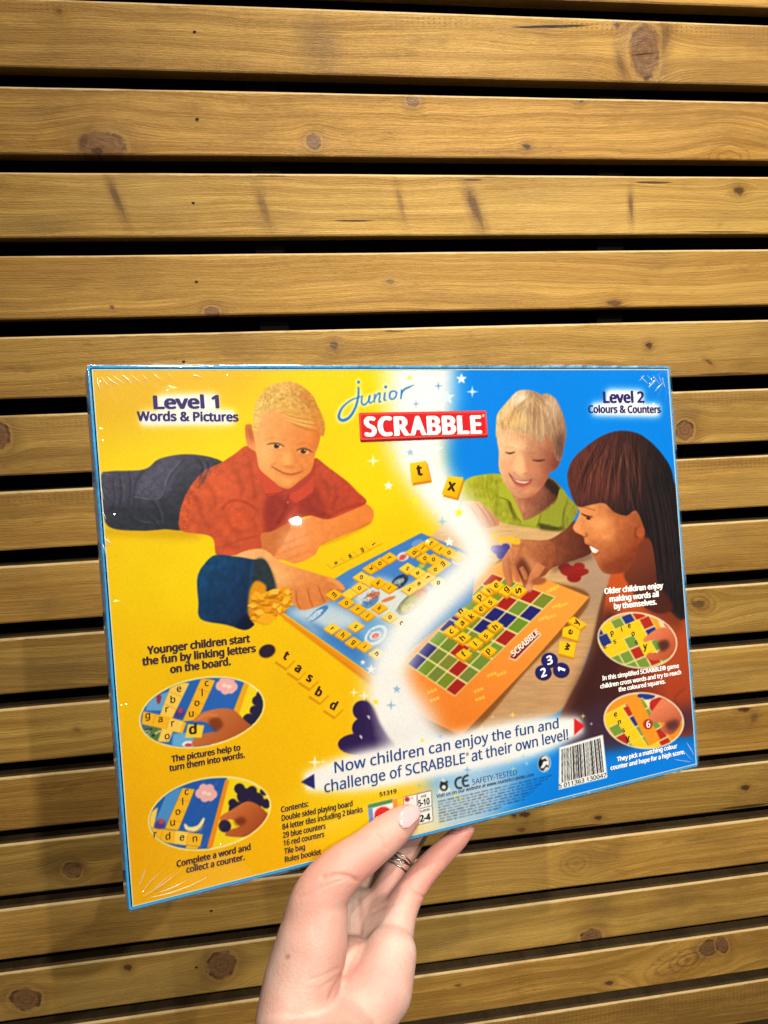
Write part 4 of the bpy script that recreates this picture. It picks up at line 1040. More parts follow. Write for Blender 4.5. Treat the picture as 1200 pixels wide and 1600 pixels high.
    def squares(P, o, du, dv, rows, clip):
        o, du, dv = np.array(o, float), np.array(du, float), np.array(dv, float)
        fill(P([o, o+du*len(rows[0]), o+du*len(rows[0])+dv*len(rows), o+dv*len(rows)]), (224, 224, 150), .3, 1, clip, False)
        for j, row in enumerate(rows):
            for i, ch in enumerate(row):
                c = {'r': (186, 44, 30), 'b': (40, 50, 130), 'g': (122, 150, 60), 'y': (250, 204, 30)}[ch]
                e = .06 if ch != 'y' else .0
                q = [o+du*(i+a)+dv*(j+b) for a, b in ((e, e), (1-e, e), (1-e, 1-e), (e, 1-e))]
                fill(P(q), c, .3, 1, clip, False)
                if ch == 'y': stroke(P([q[3], q[0]]), .7, (206, 150, 20), .3, .7, clip, False)
    W2 = (242, 230, 216)
    m = oval(996, 1000.5, 60.5, 41.5, 9, W2)
    paint(m, (240, 160, 44))
    fill(R_([(520, 290), (720, 330), (700, 480), (560, 400)]), (238, 214, 166), .6, 1, m, False)
    ell(*R_([(620, 375)])[0], 7, 5, (176, 40, 34), 25, .5, 1, m)
    squares(R_, (0, 420), (82, -34), (52, 84), ['bygbr', 'yyyyg', 'ggyyb', 'gggrg', 'ggrgg'], m)
    squares(R_, (60, 475), (82, -34), (46, 84), ['byyyr', 'yygyb', 'ggryg', 'gggrg', 'ggggg'], m)
    for i, j in ((0, 0),):
        pass
    fill(R_([(400, 520), (480, 510), (520, 590), (430, 610)]), (254, 210, 40), .5, 1, m, False)
    fill(R_([(430, 490), (520, 420), (620, 400), (720, 440), (700, 560), (620, 640), (520, 660), (450, 640), (470, 600), (540, 600), (560, 520), (500, 500), (440, 515)]),
         grad((1020, 990), (226, 124, 84), (1050, 1020), (190, 84, 52)), .7, 1, m)
    fill(R_([(540, 520), (610, 500), (630, 550), (570, 590)]), (66, 36, 34), 2, .85, m)
    # fourth oval
    m = oval(1006, 1126, 61, 42, 6, W2)
    paint(m, (240, 150, 40))
    fill(R_([(390, 920), (760, 940), (720, 1150), (480, 1100)]), (240, 224, 184), .6, 1, m, False)
    for cx, cy, rx, ry, c in ((450, 935, 14, 6, (34, 60, 140)), (520, 1000, 9, 8, (190, 44, 36)), (560, 980, 10, 7, (190, 44, 36)), (510, 1040, 8, 8, (186, 40, 34))):
        ell(*R_([(cx, cy)])[0], rx, ry, c, 0, .5, 1, m)
    squares(R_, (120, 1085), (78, -40), (54, 84), ['yyr', 'gyg', 'ryb', 'gyg', 'ggr'], m)
    squares(R_, (100, 1110), (80, -40), (50, 76), ['yyrg', 'gybg', 'rygg', 'gygr', 'ggyr'][:5], m)
    fill(R_([(290, 980), (400, 950), (560, 1280), (470, 1330)]), (240, 150, 36), .5, 1, m, False)
    fill(R_([(470, 1110), (520, 1020), (600, 940), (700, 960), (740, 1060), (700, 1180), (640, 1240), (560, 1200), (600, 1150), (520, 1140)]),
         grad((1040, 1100), (232, 130, 88), (1060, 1140), (186, 86, 60)), .7, 1, m)
    fill(R_([(600, 1150), (690, 1120), (700, 1180), (630, 1210)]), (70, 40, 44), 2.4, .8, m)
    ell(*R_([(462, 1158)])[0], 7.6, 8, (176, 52, 36), 0, .4, 1, m)

    # ---------- stickers and small print areas
    fill([(575, 1257), (620, 1247), (624, 1284), (579, 1296)], (245, 243, 240), .3, smooth=False)
    fill([(574.5, 1257), (614, 1248), (614, 1254), (575, 1264)], (70, 140, 70), .3, smooth=False)
    fill([(575, 1264), (582, 1262), (585, 1296), (578, 1297)], (110, 150, 214), .3, smooth=False)
    fill([(613, 1249), (621, 1247), (622, 1265), (615, 1267)], (240, 150, 50), .3, smooth=False)
    ell(599, 1274, 14, 13.5, (226, 40, 44), -15, .3)
    fill([(630, 1245), (674, 1235), (677, 1283), (634, 1294)], (120, 110, 100), .3, smooth=False)
    fill([(630.7, 1245.7), (651, 1241), (652, 1290), (634.6, 1293)], (246, 242, 240), .2, smooth=False)
    fill([(652, 1241), (673.4, 1236), (674.6, 1258.5), (653, 1263.5)], (246, 244, 242), .2, smooth=False)
    fill([(653, 1264.5), (674.7, 1259.5), (676.2, 1282.5), (654.5, 1288)], (246, 244, 242), .2, smooth=False)
    ell(636, 1249, 4.2, 3.8, (200, 40, 50), 0, .4); ell(644, 1247, 1.4, 1, (210, 120, 120), 0, .4)

if True:
    paint_sheet()
    canvas *= 1 + .035*value_noise(AH, AW, 2.2, 2.2, 2)[..., None] + .02*value_noise(AH, AW, 90, 90, 2)[..., None]
    for ch in range(3):
        c_ = canvas[..., ch]
        canvas[..., ch] = np.clip(c_ + .55*(c_ - gblur(c_, 2.2)), 0, 252)
# ---------------------------------------------------------------- the game box
# back of the box: PW x PH sheet.  Box axes: x to the right along the print, y up the print, z out of the printed face.
PW, PH, BOX_T = 0.365, 0.26965, 0.046
_O = Vector((-0.09177346, 0.39025555, 0.01988661)); _U = Vector((0.35448452, 0.08674738, -0.00637306)); _V = Vector((0.00538608, -0.04032031, -0.26656738))
BX = _U.normalized(); BZ = _V.cross(BX).normalized(); BZ = -BZ if BZ.dot(FW) > 0 else BZ
BY = BZ.cross(BX).normalized()
BC = EYE + _O + _U*.5 + _V          # middle of the bottom edge of the printed face
box = bpy.data.objects.new('game_box', None)
link(box)
mw = Matrix((BX, BY, BZ)).transposed().to_4x4(); mw.translation = BC
box.matrix_world = mw
tag(box, 'shrink-wrapped yellow and blue word game box with pictures of children, held up in a hand', 'game box')

def sheet_point(u, v):
    """place on the printed face, in box axes"""
    r = view_ray(u, v)
    s = (BC-EYE).dot(BZ)/r.dot(BZ)
    p = EYE + r*s - BC
    return np.array((p.dot(BX), p.dot(BY)))

def film_nodes(t, b, rough=.34, amp=1.0):
    """shrink film over print: clear gloss with slow ripples"""
    b.inputs['Roughness'].default_value = rough
    b.inputs['Specular IOR Level'].default_value = .08
    b.inputs['Coat Weight'].default_value = .85
    b.inputs['Coat Roughness'].default_value = .022
    b.inputs['Coat IOR'].default_value = 1.45
    tc = t.n('ShaderNodeTexCoord')
    n1 = t.noise(t.vmul(tc.outputs['Object'], (14, 9, 10)), 1, 2, .5)
    n2 = t.noise(t.vmul(tc.outputs['Object'], (120, 120, 60)), 1, 2, .5)
    bp = t.n('ShaderNodeBump'); bp.inputs['Strength'].default_value = .10*amp; bp.inputs['Distance'].default_value = .004
    t.l(t.math('ADD', n1, t.math('MULTIPLY', n2, .03)), bp.inputs['Height'])
    return bp

# --- sheet: fine grid, one colour per point
def build_sheet(parent):
    nx, ny = 880, 650
    xs = np.linspace(-PW/2, PW/2, nx); ys = np.linspace(0, PH, ny)
    X, Y = np.meshgrid(xs, ys)
    W3 = np.array(BC-EYE)[None, None] + X[..., None]*np.array(BX) + Y[..., None]*np.array(BY)
    d = W3 @ np.array(FW)
    u = 600 + FOC*(W3 @ np.array(RT))/d; v = 800 - FOC*(W3 @ np.array(UP))/d
    fx = np.clip((u-AX)*AS-.5, 0, AW-1.01); fy = np.clip((v-AY)*AS-.5, 0, AH-1.01)
    ix, iy = fx.astype(int), fy.astype(int); tx, ty = (fx-ix)[..., None], (fy-iy)[..., None]
    c = canvas[iy, ix]*(1-tx)*(1-ty) + canvas[iy, ix+1]*tx*(1-ty) + canvas[iy+1, ix]*(1-tx)*ty + canvas[iy+1, ix+1]*tx*ty
    c = np.clip(c/255.0, 0, 1)
    lin = np.where(c <= .04045, c/12.92, ((c+.055)/1.055)**2.4)
    lin = np.clip(lin*INK, 0.0005, .80)
    # yellowed-white cut edge of the print
    # wrinkles of the film, as heights: fans in the corners and short pleats along the edges
    hgt = np.zeros_like(X)
    rr = random.Random(3)
    def crease(x0, y0, x1, y1, w, a):
        L2 = (x1-x0)**2+(y1-y0)**2
        tt = np.clip(((X-x0)*(x1-x0)+(Y-y0)*(y1-y0))/L2, 0, 1)
        dd = np.hypot(X-x0-tt*(x1-x0), Y-y0-tt*(y1-y0))
        hgt[...] += a*np.exp(-(dd/w)**2)*(1-tt)**.7
    for cx, cy, a0, a1, n, L in ((-PW/2, 0, 8, 74, 14, .075), (-PW/2, PH, -80, -8, 12, .040), (PW/2, PH, 190, 262, 14, .034), (PW/2, 0, 100, 172, 6, .02)):
        for i in range(n):
            a = math.radians(rr.uniform(a0, a1)); l_ = L*rr.uniform(.5, 1.2)
            ox, oy = cx + math.cos(a)*.004, cy + math.sin(a)*.004
            crease(ox, oy, cx+math.cos(a)*l_, cy+math.sin(a)*l_, rr.uniform(.0006, .0013), rr.uniform(.4, 1.0))
    for i in range(46):
        x = -PW/2 + rr.uniform(.01, .16); crease(x, PH-.001, x+rr.uniform(.002, .006), PH-rr.uniform(.003, .007), .0006, rr.uniform(.3, .8))
    for i in range(34):
        y = rr.uniform(.02, PH-.02); crease(-PW/2+.001, y, -PW/2+rr.uniform(.003, .008), y-rr.uniform(.0, .006), .0007, rr.uniform(.3, .7))
    idx = np.arange(nx*ny).reshape(ny, nx)
    quads = np.stack([idx[:-1, :-1], idx[:-1, 1:], idx[1:, 1:], idx[1:, :-1]], -1).reshape(-1, 4)
    me = bpy.data.meshes.new('printed_sheet')
    nv, nf = nx*ny, len(quads)
    me.vertices.add(nv); me.loops.add(nf*4); me.polygons.add(nf)
    me.vertices.foreach_set('co', np.stack([X, Y, np.zeros_like(X)], -1).astype(np.float32).ravel())
    me.loops.foreach_set('vertex_index', quads.astype(np.int32).ravel())
    me.polygons.foreach_set('loop_start', (np.arange(nf)*4).astype(np.int32))
    me.update()
    at = me.attributes.new('ink', 'FLOAT_COLOR', 'POINT')
    at.data.foreach_set('color', np.concatenate([lin, np.ones((ny, nx, 1))], -1).astype(np.float32).ravel())
    ah = me.attributes.new('wrinkle', 'FLOAT', 'POINT')
    ah.data.foreach_set('value', hgt.astype(np.float32).ravel())
    m, t, b = new_mat('printed_card_under_film')
    a = t.n('ShaderNodeAttribute', attribute_name='ink')
    t.l(a.outputs['Color'], b.inputs['Base Color'])
    bp = film_nodes(t, b)
    w = t.n('ShaderNodeAttribute', attribute_name='wrinkle')
    b2 = t.n('ShaderNodeBump'); b2.inputs['Strength'].default_value = 1.0; b2.inputs['Distance'].default_value = .003
    t.l(w.outputs['Fac'], b2.inputs['Height']); t.l(bp.outputs[0], b2.inputs['Normal'])
    t.l(b2.outputs[0], b.inputs['Coat Normal'])
    b.inputs['Coat Weight'].default_value = .9
    return mesh_obj('printed_sheet', me, m, parent)

INK = 0.62
def ink(name, rgb, k=INK):
    m, t, b = new_mat(name)
    c = srgb(rgb)
    b.inputs['Base Color'].default_value = (*(v*k for v in c), 1)
    bp = film_nodes(t, b)
    t.l(bp.outputs[0], b.inputs['Coat Normal'])
    return m

def slab(x0, y0, x1, y1, z0, z1, bev=0.0):
    bm = bmesh.new()
    bmesh.ops.create_cube(bm, size=1, matrix=Matrix.Translation(((x0+x1)/2, (y0+y1)/2, (z0+z1)/2)) @ Matrix.Diagonal((x1-x0, y1-y0, z1-z0, 1)))
    if bev: bmesh.ops.bevel(bm, geom=bm.edges[:], offset=bev, segments=2, affect='EDGES', profile=.6)
    return bm

# lid: an open tray of blue card whose rim stands round the printed back
blue_card, t, b = new_mat('blue_printed_card')
tc = t.n('ShaderNodeTexCoord')
spz = t.n('ShaderNodeSeparateXYZ'); t.l(tc.outputs['Object'], spz.inputs[0])
nz = t.noise(t.vmul(tc.outputs['Object'], (60, 60, 300)), 1, 4, .7)
scuff = t.step(nz, .60, .74, 0, .75)
t.l(t.mix(scuff, (.022, .270, .600), (.60, .70, .76)), b.inputs['Base Color'])
bp = film_nodes(t, b, .3, 2.5); t.l(bp.outputs[0], b.inputs['Coat Normal'])
GAP, CARD, RIMZ = .0006, .0014, -.0004
xi0, xi1, yi0, yi1 = -PW/2-GAP, PW/2+GAP, -GAP, PH+GAP
xo0, xo1, yo0, yo1 = xi0-CARD, xi1+CARD, yi0-CARD, yi1+CARD
lid = bmesh.new()
def ring_pts(x0, y0, x1, y1, z, r, n=6):
    out = []
    for cx, cy, a0 in ((x1-r, y1-r, 0), (x0+r, y1-r, 90), (x0+r, y0+r, 180), (x1-r, y0+r, 270)):
        for i in range(n+1):
            a = math.radians(a0+90*i/n); out.append((cx+r*math.cos(a), cy+r*math.sin(a), z))
    return out
sec = [ring_pts(xi0, yi0, xi1, yi1, -.012, .0006), ring_pts(xi0, yi0, xi1, yi1, RIMZ-.0003, .0006), ring_pts(xi0-.0004, yi0-.0004, xi1+.0004, yi1+.0004, RIMZ, .0009),
       ring_pts(xo0+.0004, yo0+.0004, xo1-.0004, yo1-.0004, RIMZ, .0014), ring_pts(xo0, yo0, xo1, yo1, RIMZ-.0005, .0016), ring_pts(xo0-.0014, yo0-.0006, xo1+.0004, yo1+.0004, -BOX_T*.5, .0016), ring_pts(xo0, yo0, xo1, yo1, -BOX_T, .0016)]
rows = [[lid.verts.new(p) for p in s] for s in sec]
for p, q in zip(rows, rows[1:]):
    n = len(p)
    for i in range(n): lid.faces.new((p[i], p[(i+1) % n], q[(i+1) % n], q[i]))
lid.faces.new(rows[-1])
bmesh.ops.recalc_face_normals(lid, faces=lid.faces)
lid_o = bm_obj('lid', lid, blue_card, box)
lid_o['label'] = 'blue card lid whose rim frames the printed back'
base = bm_obj('base_tray', slab(-PW/2, 0, PW/2, PH, -.020, -.0003), plain('grey_board', (.45, .44, .42), .8), box)
sheet = build_sheet(box)
# cut edge of the printed sheet: a pale hairline round the picture
edge = bmesh.new()
for a, b_ in (((-PW/2, 0), (-PW/2, PH)), ((-PW/2, PH), (PW/2, PH)), ((PW/2, PH), (PW/2, 0)), ((PW/2, 0), (-PW/2, 0))):
    w_ = .00055
    if a[0] == b_[0]:
        s_ = 1 if a[0] < 0 else -1
        q = [(a[0], 0), (a[0]+s_*w_, 0), (a[0]+s_*w_, PH), (a[0], PH)]
    else:
        s_ = 1 if a[1] == 0 else -1
        q = [(-PW/2+w_, a[1]), (PW/2-w_, a[1]), (PW/2-w_, a[1]+s_*w_), (-PW/2+w_, a[1]+s_*w_)]
    vs = [edge.verts.new((x, y, .00012)) for x, y in q]
    f = edge.faces.new(vs)
    f.normal_update()
    if f.normal.z < 0: f.normal_flip()
bm_obj('sheet_edge', edge, ink('pale_cut_edge', (214, 222, 206)), sheet)

# --- lettering
FONT = None
try:                                   # the humanist sans that ships inside Blender; else its built-in face
    import os
    FONT = bpy.data.fonts.load(os.path.join(bpy.utils.system_resource('DATAFILES'), 'fonts', 'NotoSansHebrew-Regular.woff2'))
except Exception:
    FONT = None

def text_mesh(s, bold):
    """outline letters; weight is added by stamping the same outline a few times round a small circle"""
    cu = bpy.data.curves.new('lettering', 'FONT')
    if FONT is not None: cu.font = FONT
    cu.body = s; cu.size = 1.0; cu.resolution_u = 3
    o = bpy.data.objects.new('lettering', cu)
    COL.objects.link(o)
    dg = bpy.context.evaluated_depsgraph_get()
    me = bpy.data.meshes.new_from_object(o.evaluated_get(dg))
    bpy.data.objects.remove(o); bpy.data.curves.remove(cu)
    co = np.array([v.co[:2] for v in me.vertices]).reshape(-1, 2)
    polys = [tuple(p.vertices) for p in me.polygons]
    bpy.data.meshes.remove(me)
    shifts = [(0, 0)] if bold <= .004 else [(bold*math.cos(a), .55*bold*math.sin(a)) for a in np.linspace(0, 2*math.pi, 6, endpoint=False)]
    n = len(co)
    out = np.concatenate([co + np.array(sh) for sh in shifts])
    lay = np.repeat(np.arange(len(shifts)), n)
    return np.column_stack([out, lay*6e-6]), [tuple(i+k*n for i in p) for k in range(len(shifts)) for p in polys]
_cap = text_mesh('H', 0.0)[0][:, 1].max()

class Print:
    """collects flat lettering and marks into one mesh lying on the printed face"""
    def __init__(self, z=.00025): self.v, self.f, self.z = [], [], z
    def add(self, P, polys):
        n = len(self.v)
        self.v += [(q[0], q[1], self.z + (q[2] if len(q) > 2 else 0)) for q in P]
        for p in polys:
            a, b, c = (np.array(P[i][:2]) for i in p[:3])
            ar = (b[0]-a[0])*(c[1]-a[1]) - (b[1]-a[1])*(c[0]-a[0])
            self.f.append([n+i for i in (p if ar >= 0 else p[::-1])])
    def text(self, s, x0, y0, x1, y1, cap, bold=.028, slant=0.0):
        co, polys = text_mesh(s, bold)
        a, b = sheet_point(x0, y0), sheet_point(x1, y1)
        up = sheet_point((x0+x1)/2, (y0+y1)/2-cap) - sheet_point((x0+x1)/2, (y0+y1)/2)
        h = np.linalg.norm(up)
        d = (b-a); L = np.linalg.norm(d); d /= L
        nrm = np.array((-d[1], d[0]))
        xs = (co[:, 0]-co[:, 0].min())/(co[:, 0].max()-co[:, 0].min())*L
        ys = co[:, 1]/_cap*h
        self.add([(*(a + d*(x+slant*y) + nrm*y), z_) for x, y, z_ in zip(xs, ys, co[:, 2])], polys)
    def glyph(self, ch, cx, cy, cap, ang, bold=.03, wide=1.0):
        """one letter centred on a spot, turned anticlockwise by ang"""
        co, polys = text_mesh(ch, bold)
        c = sheet_point(cx, cy)
        h = np.linalg.norm(sheet_point(cx, cy-cap)-c)/_cap
        lay = co[:, 2]; co = co[:, :2]
        co = (co - (co.max(0)+co.min(0))/2)*h*np.array((wide, 1))
        ca, sa = math.cos(math.radians(ang)), math.sin(math.radians(ang))
        self.add([(*(c + np.array((x*ca-y*sa, x*sa+y*ca))), z_) for (x, y), z_ in zip(co, lay)], polys)
    def quad(self, pts):
        P = [sheet_point(*p) for p in pts]
        self.add(P, [tuple(range(len(P)))])
    def done(self, name, mat, parent, label=None):
        me = bpy.data.meshes.new(name)
        me.from_pydata([tuple(map(float, v)) for v in self.v], [], self.f)
        me.update()
        o = mesh_obj(name, me, mat, parent)
        if label: o['label'] = label
        return o

navy = ink('navy_ink', (48, 38, 112)); white = ink('white_ink', (248, 248, 248), .74); dark = ink('dark_ink', (66, 46, 56)); blue = ink('slogan_blue_ink', (44, 84, 150)); black = ink('black_ink', (30, 28, 30)); brown = ink('tile_letter_ink', (58, 40, 26))
p = Print(); p.text('Level 1', 240, 638.5, 343, 637, 19.5, .042); p.text('Words & Pictures', 214, 657, 373, 658, 13.6, .040)
p.done('heading', navy, sheet, 'navy heading for level 1 on a white glow')
p = Print(); p.text('Level 2', 942.5, 629, 1007, 628.5, 16.5, .042); p.text('Colours & Counters', 919, 644.6, 1032.5, 644.8, 10.8, .040)
p.done('heading', navy, sheet, 'navy heading for level 2 on a white glow')

# logo plate: bevelled red bar with white flared capitals
def plate(pts, z, r):
    P = [sheet_point(*q) for q in pts]
    bm = bmesh.new()
    out = []
    n = 4
    for i in range(n):
        a, b, c = P[i-1], P[i], P[(i+1) % n]
        e1 = (a-b)/np.linalg.norm(a-b); e2 = (c-b)/np.linalg.norm(c-b)
        for k in range(6):
            tt = k/5
            q = (1-tt)**2*(b+e1*r) + 2*tt*(1-tt)*b + tt*tt*(b+e2*r)
            out.append(q)
    vs = [bm.verts.new((float(x), float(y), z)) for x, y in out]
    f = bm.faces.new(vs); f.normal_update()
    if f.normal.z < 0: f.normal_flip()
    return bm
plate_o = bm_obj('logo_plate', plate([(560.4, 645), (759.4, 641.6), (762.4, 683.4), (563, 691)], .00025, .0012), ink('dark_red_ink', (140, 24, 30)), sheet)
plate_o['label'] = 'red logo plate with white capitals'
bm_obj('plate_border', plate([(560.4, 645), (759.4, 641.6), (761.6, 680), (562.6, 687.6)], .00032, .0012), ink('light_red_ink', (236, 74, 66)), sheet)
bm_obj('plate_face', plate([(563.6, 648.6), (756.6, 645), (758.6, 677), (565.6, 684.6)], .00038, .0010), ink('red_ink', (216, 34, 42)), sheet)
p = Print(.00046)
word, wd = 'SCRABBLE', [.95, 1.12, 1.12, 1.16, 1.05, 1.05, .92, .86]
tot = sum(wd); acc = 0.0
for ch, w_ in zip(word, wd):
    t0, t1 = acc/tot, (acc+w_)/tot; acc += w_
    xa, xb = 568.5 + 185.5*t0 + .7, 568.5 + 185.5*t1 - 1.1
    ba, bb = 681-4.5*t0, 681-4.5*t1
    cap = 28.2-2.0*t0
    p.text(ch, xa, ba, xb, bb, cap, .058)
    # flared feet and heads of the stems
    def serif(x, y, w): p.quad([(x-w, y+1.1), (x+w, y+1.1), (x+w*.55, y-1.6), (x-w*.55, y-1.6)])
    def serif_t(x, y, w): p.quad([(x-w*.55, y+1.6), (x+w*.55, y+1.6), (x+w, y-1.0), (x-w, y-1.0)])
    if ch in 'RBLE':
        serif(xa+3.2, ba, 4.6); serif_t(xa+3.2, ba-cap, 4.6)
    if ch == 'R': serif(xb-2.4, bb, 3.8)
    if ch == 'A': serif(xa+2.0, ba, 3.6); serif(xb-2.6, bb, 4.4)
p.text('SPELLING GAME', 708, 681.2, 754, 679.4, 2.6, .02) if False else None
p.glyph('®', 754.5, 649.5, 4, 2, .01)
p.done('logo_lettering', ink('logo_white_ink', (252, 246, 240), .74), plate_o)

p = Print(); p.text('Younger children start', 230, 1022, 391, 1002.6, 11.5, 0.051); p.text('the fun by linking letters', 222, 1039.5, 400, 1018, 11.5, 0.051); p.text('on the board.', 266, 1051.5, 361, 1038.4, 11.5, 0.051)
p.done('caption', dark, sheet, 'dark caption about younger children linking letters')
p = Print(); p.text('The pictures help to', 268, 1190.5, 376, 1171.6, 9.2, 0.045); p.text('turn them into words.', 264.4, 1204.8, 383, 1183, 9.2, 0.045)
p.done('caption', dark, sheet, 'dark caption about pictures turning into words')
p = Print(); p.text('Complete a word and', 276, 1354.5, 392, 1327, 9.4, 0.045); p.text('collect a counter.', 291, 1363.5, 382.5, 1343, 9.4, 0.045)
p.done('caption', dark, sheet, 'dark caption about collecting a counter')
p = Print()
for s, x0, y0, x1, y1 in (('Contents:', 439, 1269, 482, 1259.4), ('Double sided playing board', 440, 1282.4, 551, 1259), ('84 letter tiles including 2 blanks', 441, 1296, 567, 1268), ('29 blue counters', 442, 1309, 509, 1294), ('16 red counters', 443, 1321.4, 507, 1307), ('Tile bag', 444, 1334.2, 477, 1326.6), ('Rules booklet', 445, 1347, 502, 1334)):
    p.text(s, x0, y0, x1, y1, 8.4, 0.039)
p.done('contents_list', dark, sheet, 'dark list of the box contents')
p = Print(); p.text('Now children can enjoy the fun and', 523, 1207.5, 873, 1137, 16.2, .014); p.text('challenge of SCRABBLE', 507, 1238.4, 727, 1192, 17, .014); p.text('at their own level!', 737, 1189.6, 888, 1154.6, 16.4, .014); p.glyph('®', 730, 1178, 5, 12, .005)
p.done('slogan', blue, sheet, 'blue slogan on the white strip between two arrows')
p = Print(); p.text('51319', 593, 1244.4, 619.6, 1238.6, 6.4, .03)
p.done('item_number', black, sheet)
p = Print(); p.text('5-10', 653.6, 1260, 671.4, 1255.8, 9.8, 0.039); p.text('2-4', 656, 1284, 672.8, 1280, 9.8, 0.051)
p.text('AGE', 657.5, 1246, 666, 1244, 3.2, .02); p.text('PLAYERS', 655.6, 1269.4, 671.6, 1265.4, 3.2, .02)
p.done('age_label', black, sheet, 'black age range and player count in two small boxes')
p = Print(); p.text('5 011363 130047', 873, 1231.6, 947.4, 1213.4, 6.6, .012)
p.done('barcode_digits', black, sheet)
p = Print(.00045); p.text('MATTEL', 588.4, 1281.4, 611, 1272, 6.2, .02); p.done('badge_lettering', white, sheet, 'white capitals across the red round badge')
p = Print(); p.text('SAFETY-TESTED', 738, 1226, 807.6, 1210, 8.6, .004); p.done('safety_mark', ink('grey_blue_ink', (52, 84, 140)), sheet)
p = Print(); p.text('Visit us on our website at www.mattelscrabble.com', 682, 1246.6, 834, 1212, 5.4, .018); p.done('web_line', ink('dim_ink', (44, 62, 104)), sheet)
p = Print(); p.text('Older children enjoy', 944, 928, 1036, 918.6, 8.4, 0.054); p.text('making words all', 952, 940.4, 1029, 932, 8.4, 0.054); p.text('by themselves.', 959, 951.8, 1026, 944, 8.4, 0.054)
p.done('caption', white, sheet, 'white caption about older children making words')
p = Print(); p.text('In this simplified SCRABBLE® game', 940.6, 1063, 1060.6, 1043, 6.6, 0.045); p.text('children cross words and try to reach', 937.6, 1075.8, 1064, 1053, 6.6, 0.045); p.text('the coloured squares.', 966, 1080.6, 1039.6, 1067.4, 6.6, 0.045)
p.done('caption', white, sheet, 'white caption about reaching the coloured squares')
p = Print(); p.text('They pick a matching colour', 963.6, 1189.8, 1058, 1168.2, 6.6, 0.045); p.text('counter and hope for a high score.', 953.6, 1203.2, 1069.8, 1177.2, 6.6, 0.045)
p.done('caption', white, sheet, 'white caption about picking a matching counter')
p = Print(.0003); p.text('SCRABBLE', 801.5, 1026.5, 842.5, 989.5, 9.6, .04); p.done('board_name', ink('board_white_ink', (246, 236, 224)), sheet)

# letters printed on the pictured tiles
p = Print()
def many(o, s, items, cap, ang, bold=.03, wide=1.0):
    for ch, x, y in items: p.glyph(ch, o[0]+x/s, o[1]+y/s, cap, ang, bold, wide)
many((620, 880), 3.871, [('e', 600, 133), ('i', 553, 165), ('p', 503, 207), ('n', 385, 288), ('s', 565, 235), ('e', 508, 275), ('k', 450, 318), ('a', 395, 362), ('c', 330, 412), ('h', 395, 450), ('i', 472, 485), ('s', 538, 440), ('h', 593, 383), ('f', 403, 547), ('p', 555, 533), ('g', 665, 160)], 9.4, 42, .02)
many((620, 880), 3.871, [('s', 735, 165)], 13, 92); many((620, 880), 3.871, [('y', 1092, 358), ('e', 1050, 415), ('w', 1032, 505)], 10, 62)
many((420, 820), 3.529, [('o', 510, 288), ('x', 565, 240), ('o', 612, 212), ('r', 665, 182), ('d', 803, 150), ('i', 850, 124), ('t', 895, 100), ('l', 945, 132), ('o', 993, 152), ('o', 860, 183), ('o', 908, 190), ('m', 960, 215), ('o', 918, 246), ('s', 765, 240), ('a', 820, 264), ('r', 877, 290), ('o', 935, 318), ('e', 828, 324), ('s', 775, 356), ('k', 605, 320), ('i', 665, 346), ('o', 500, 348), ('m', 360, 385), ('o', 428, 430), ('r', 490, 465), ('i', 545, 500), ('k', 612, 458), ('o', 668, 508), ('c', 730, 540), ('r', 350, 572), ('s', 480, 560), ('h', 410, 606), ('g', 465, 648), ('i', 530, 670), ('n', 595, 710)], 7.2, -52, .02)
p.done('tile_lettering', brown, sheet, 'black letters on the tiles of the two pictured boards')
p = Print()
many((400, 1000), 5, [('t', 235, 120), ('a', 328, 222), ('s', 418, 298), ('b', 494, 402), ('d', 607, 505)], 13, -36, 0.051)
many((420, 820), 3.529, [('a', 370, 208), ('w', 448, 172), ('m', 515, 138), ('i', 578, 105)], 6, -60)
p.done('tile_lettering', brown, sheet, 'black letters on the row of tiles lying on yellow')
p = Print()
p.glyph('t', 655, 735, 16, 5, .05); p.glyph('x', 705.5, 760, 17, -14, .04)
p.done('tile_lettering', brown, sheet, 'black letters on the two tiles flying over the white swoosh')
p = Print()
many((200, 1040), 4.704, [('e', 375, 172), ('b', 330, 245), ('r', 287, 322), ('g', 145, 376), ('a', 238, 395), ('r', 330, 425), ('o', 288, 520), ('c', 578, 130), ('l', 545, 195), ('o', 507, 275), ('u', 465, 355), ('c', 430, 928), ('l', 402, 995), ('o', 367, 1075), ('u', 328, 1155), ('r', 200, 1240), ('d', 293, 1250), ('e', 397, 1265), ('n', 492, 1272)], 10.5, -3, .012)
many((200, 1040), 4.704, [('d', 476, 462)], 15, -4, .04)
many((920, 900), 5, [('p', 182, 450), ('i', 255, 412), ('e', 315, 388), ('e', 125, 550), ('s', 202, 512), ('o', 345, 450), ('s', 370, 517), ('e', 208, 1080), ('n', 238, 1140), ('s', 270, 1205)], 8, 14, .02)
many((920, 900), 5, [('y', 440, 560), ('y', 303, 1278)], 10, 0, .03)
p.done('tile_lettering', brown, sheet, 'black letters on the tiles in the four oval pictures')
p = Print(.0003)
many((620, 880), 3.871, [('3', 922, 585), ('2', 885, 660)], 13, 8, .05); many((620, 880), 3.871, [('1', 993, 645)], 13, 66, .05); many((920, 900), 5, [('6', 462, 1158)], 10, 5, .02)
p.done('counter_numerals', white, sheet, 'white numerals on the pictured round counters')

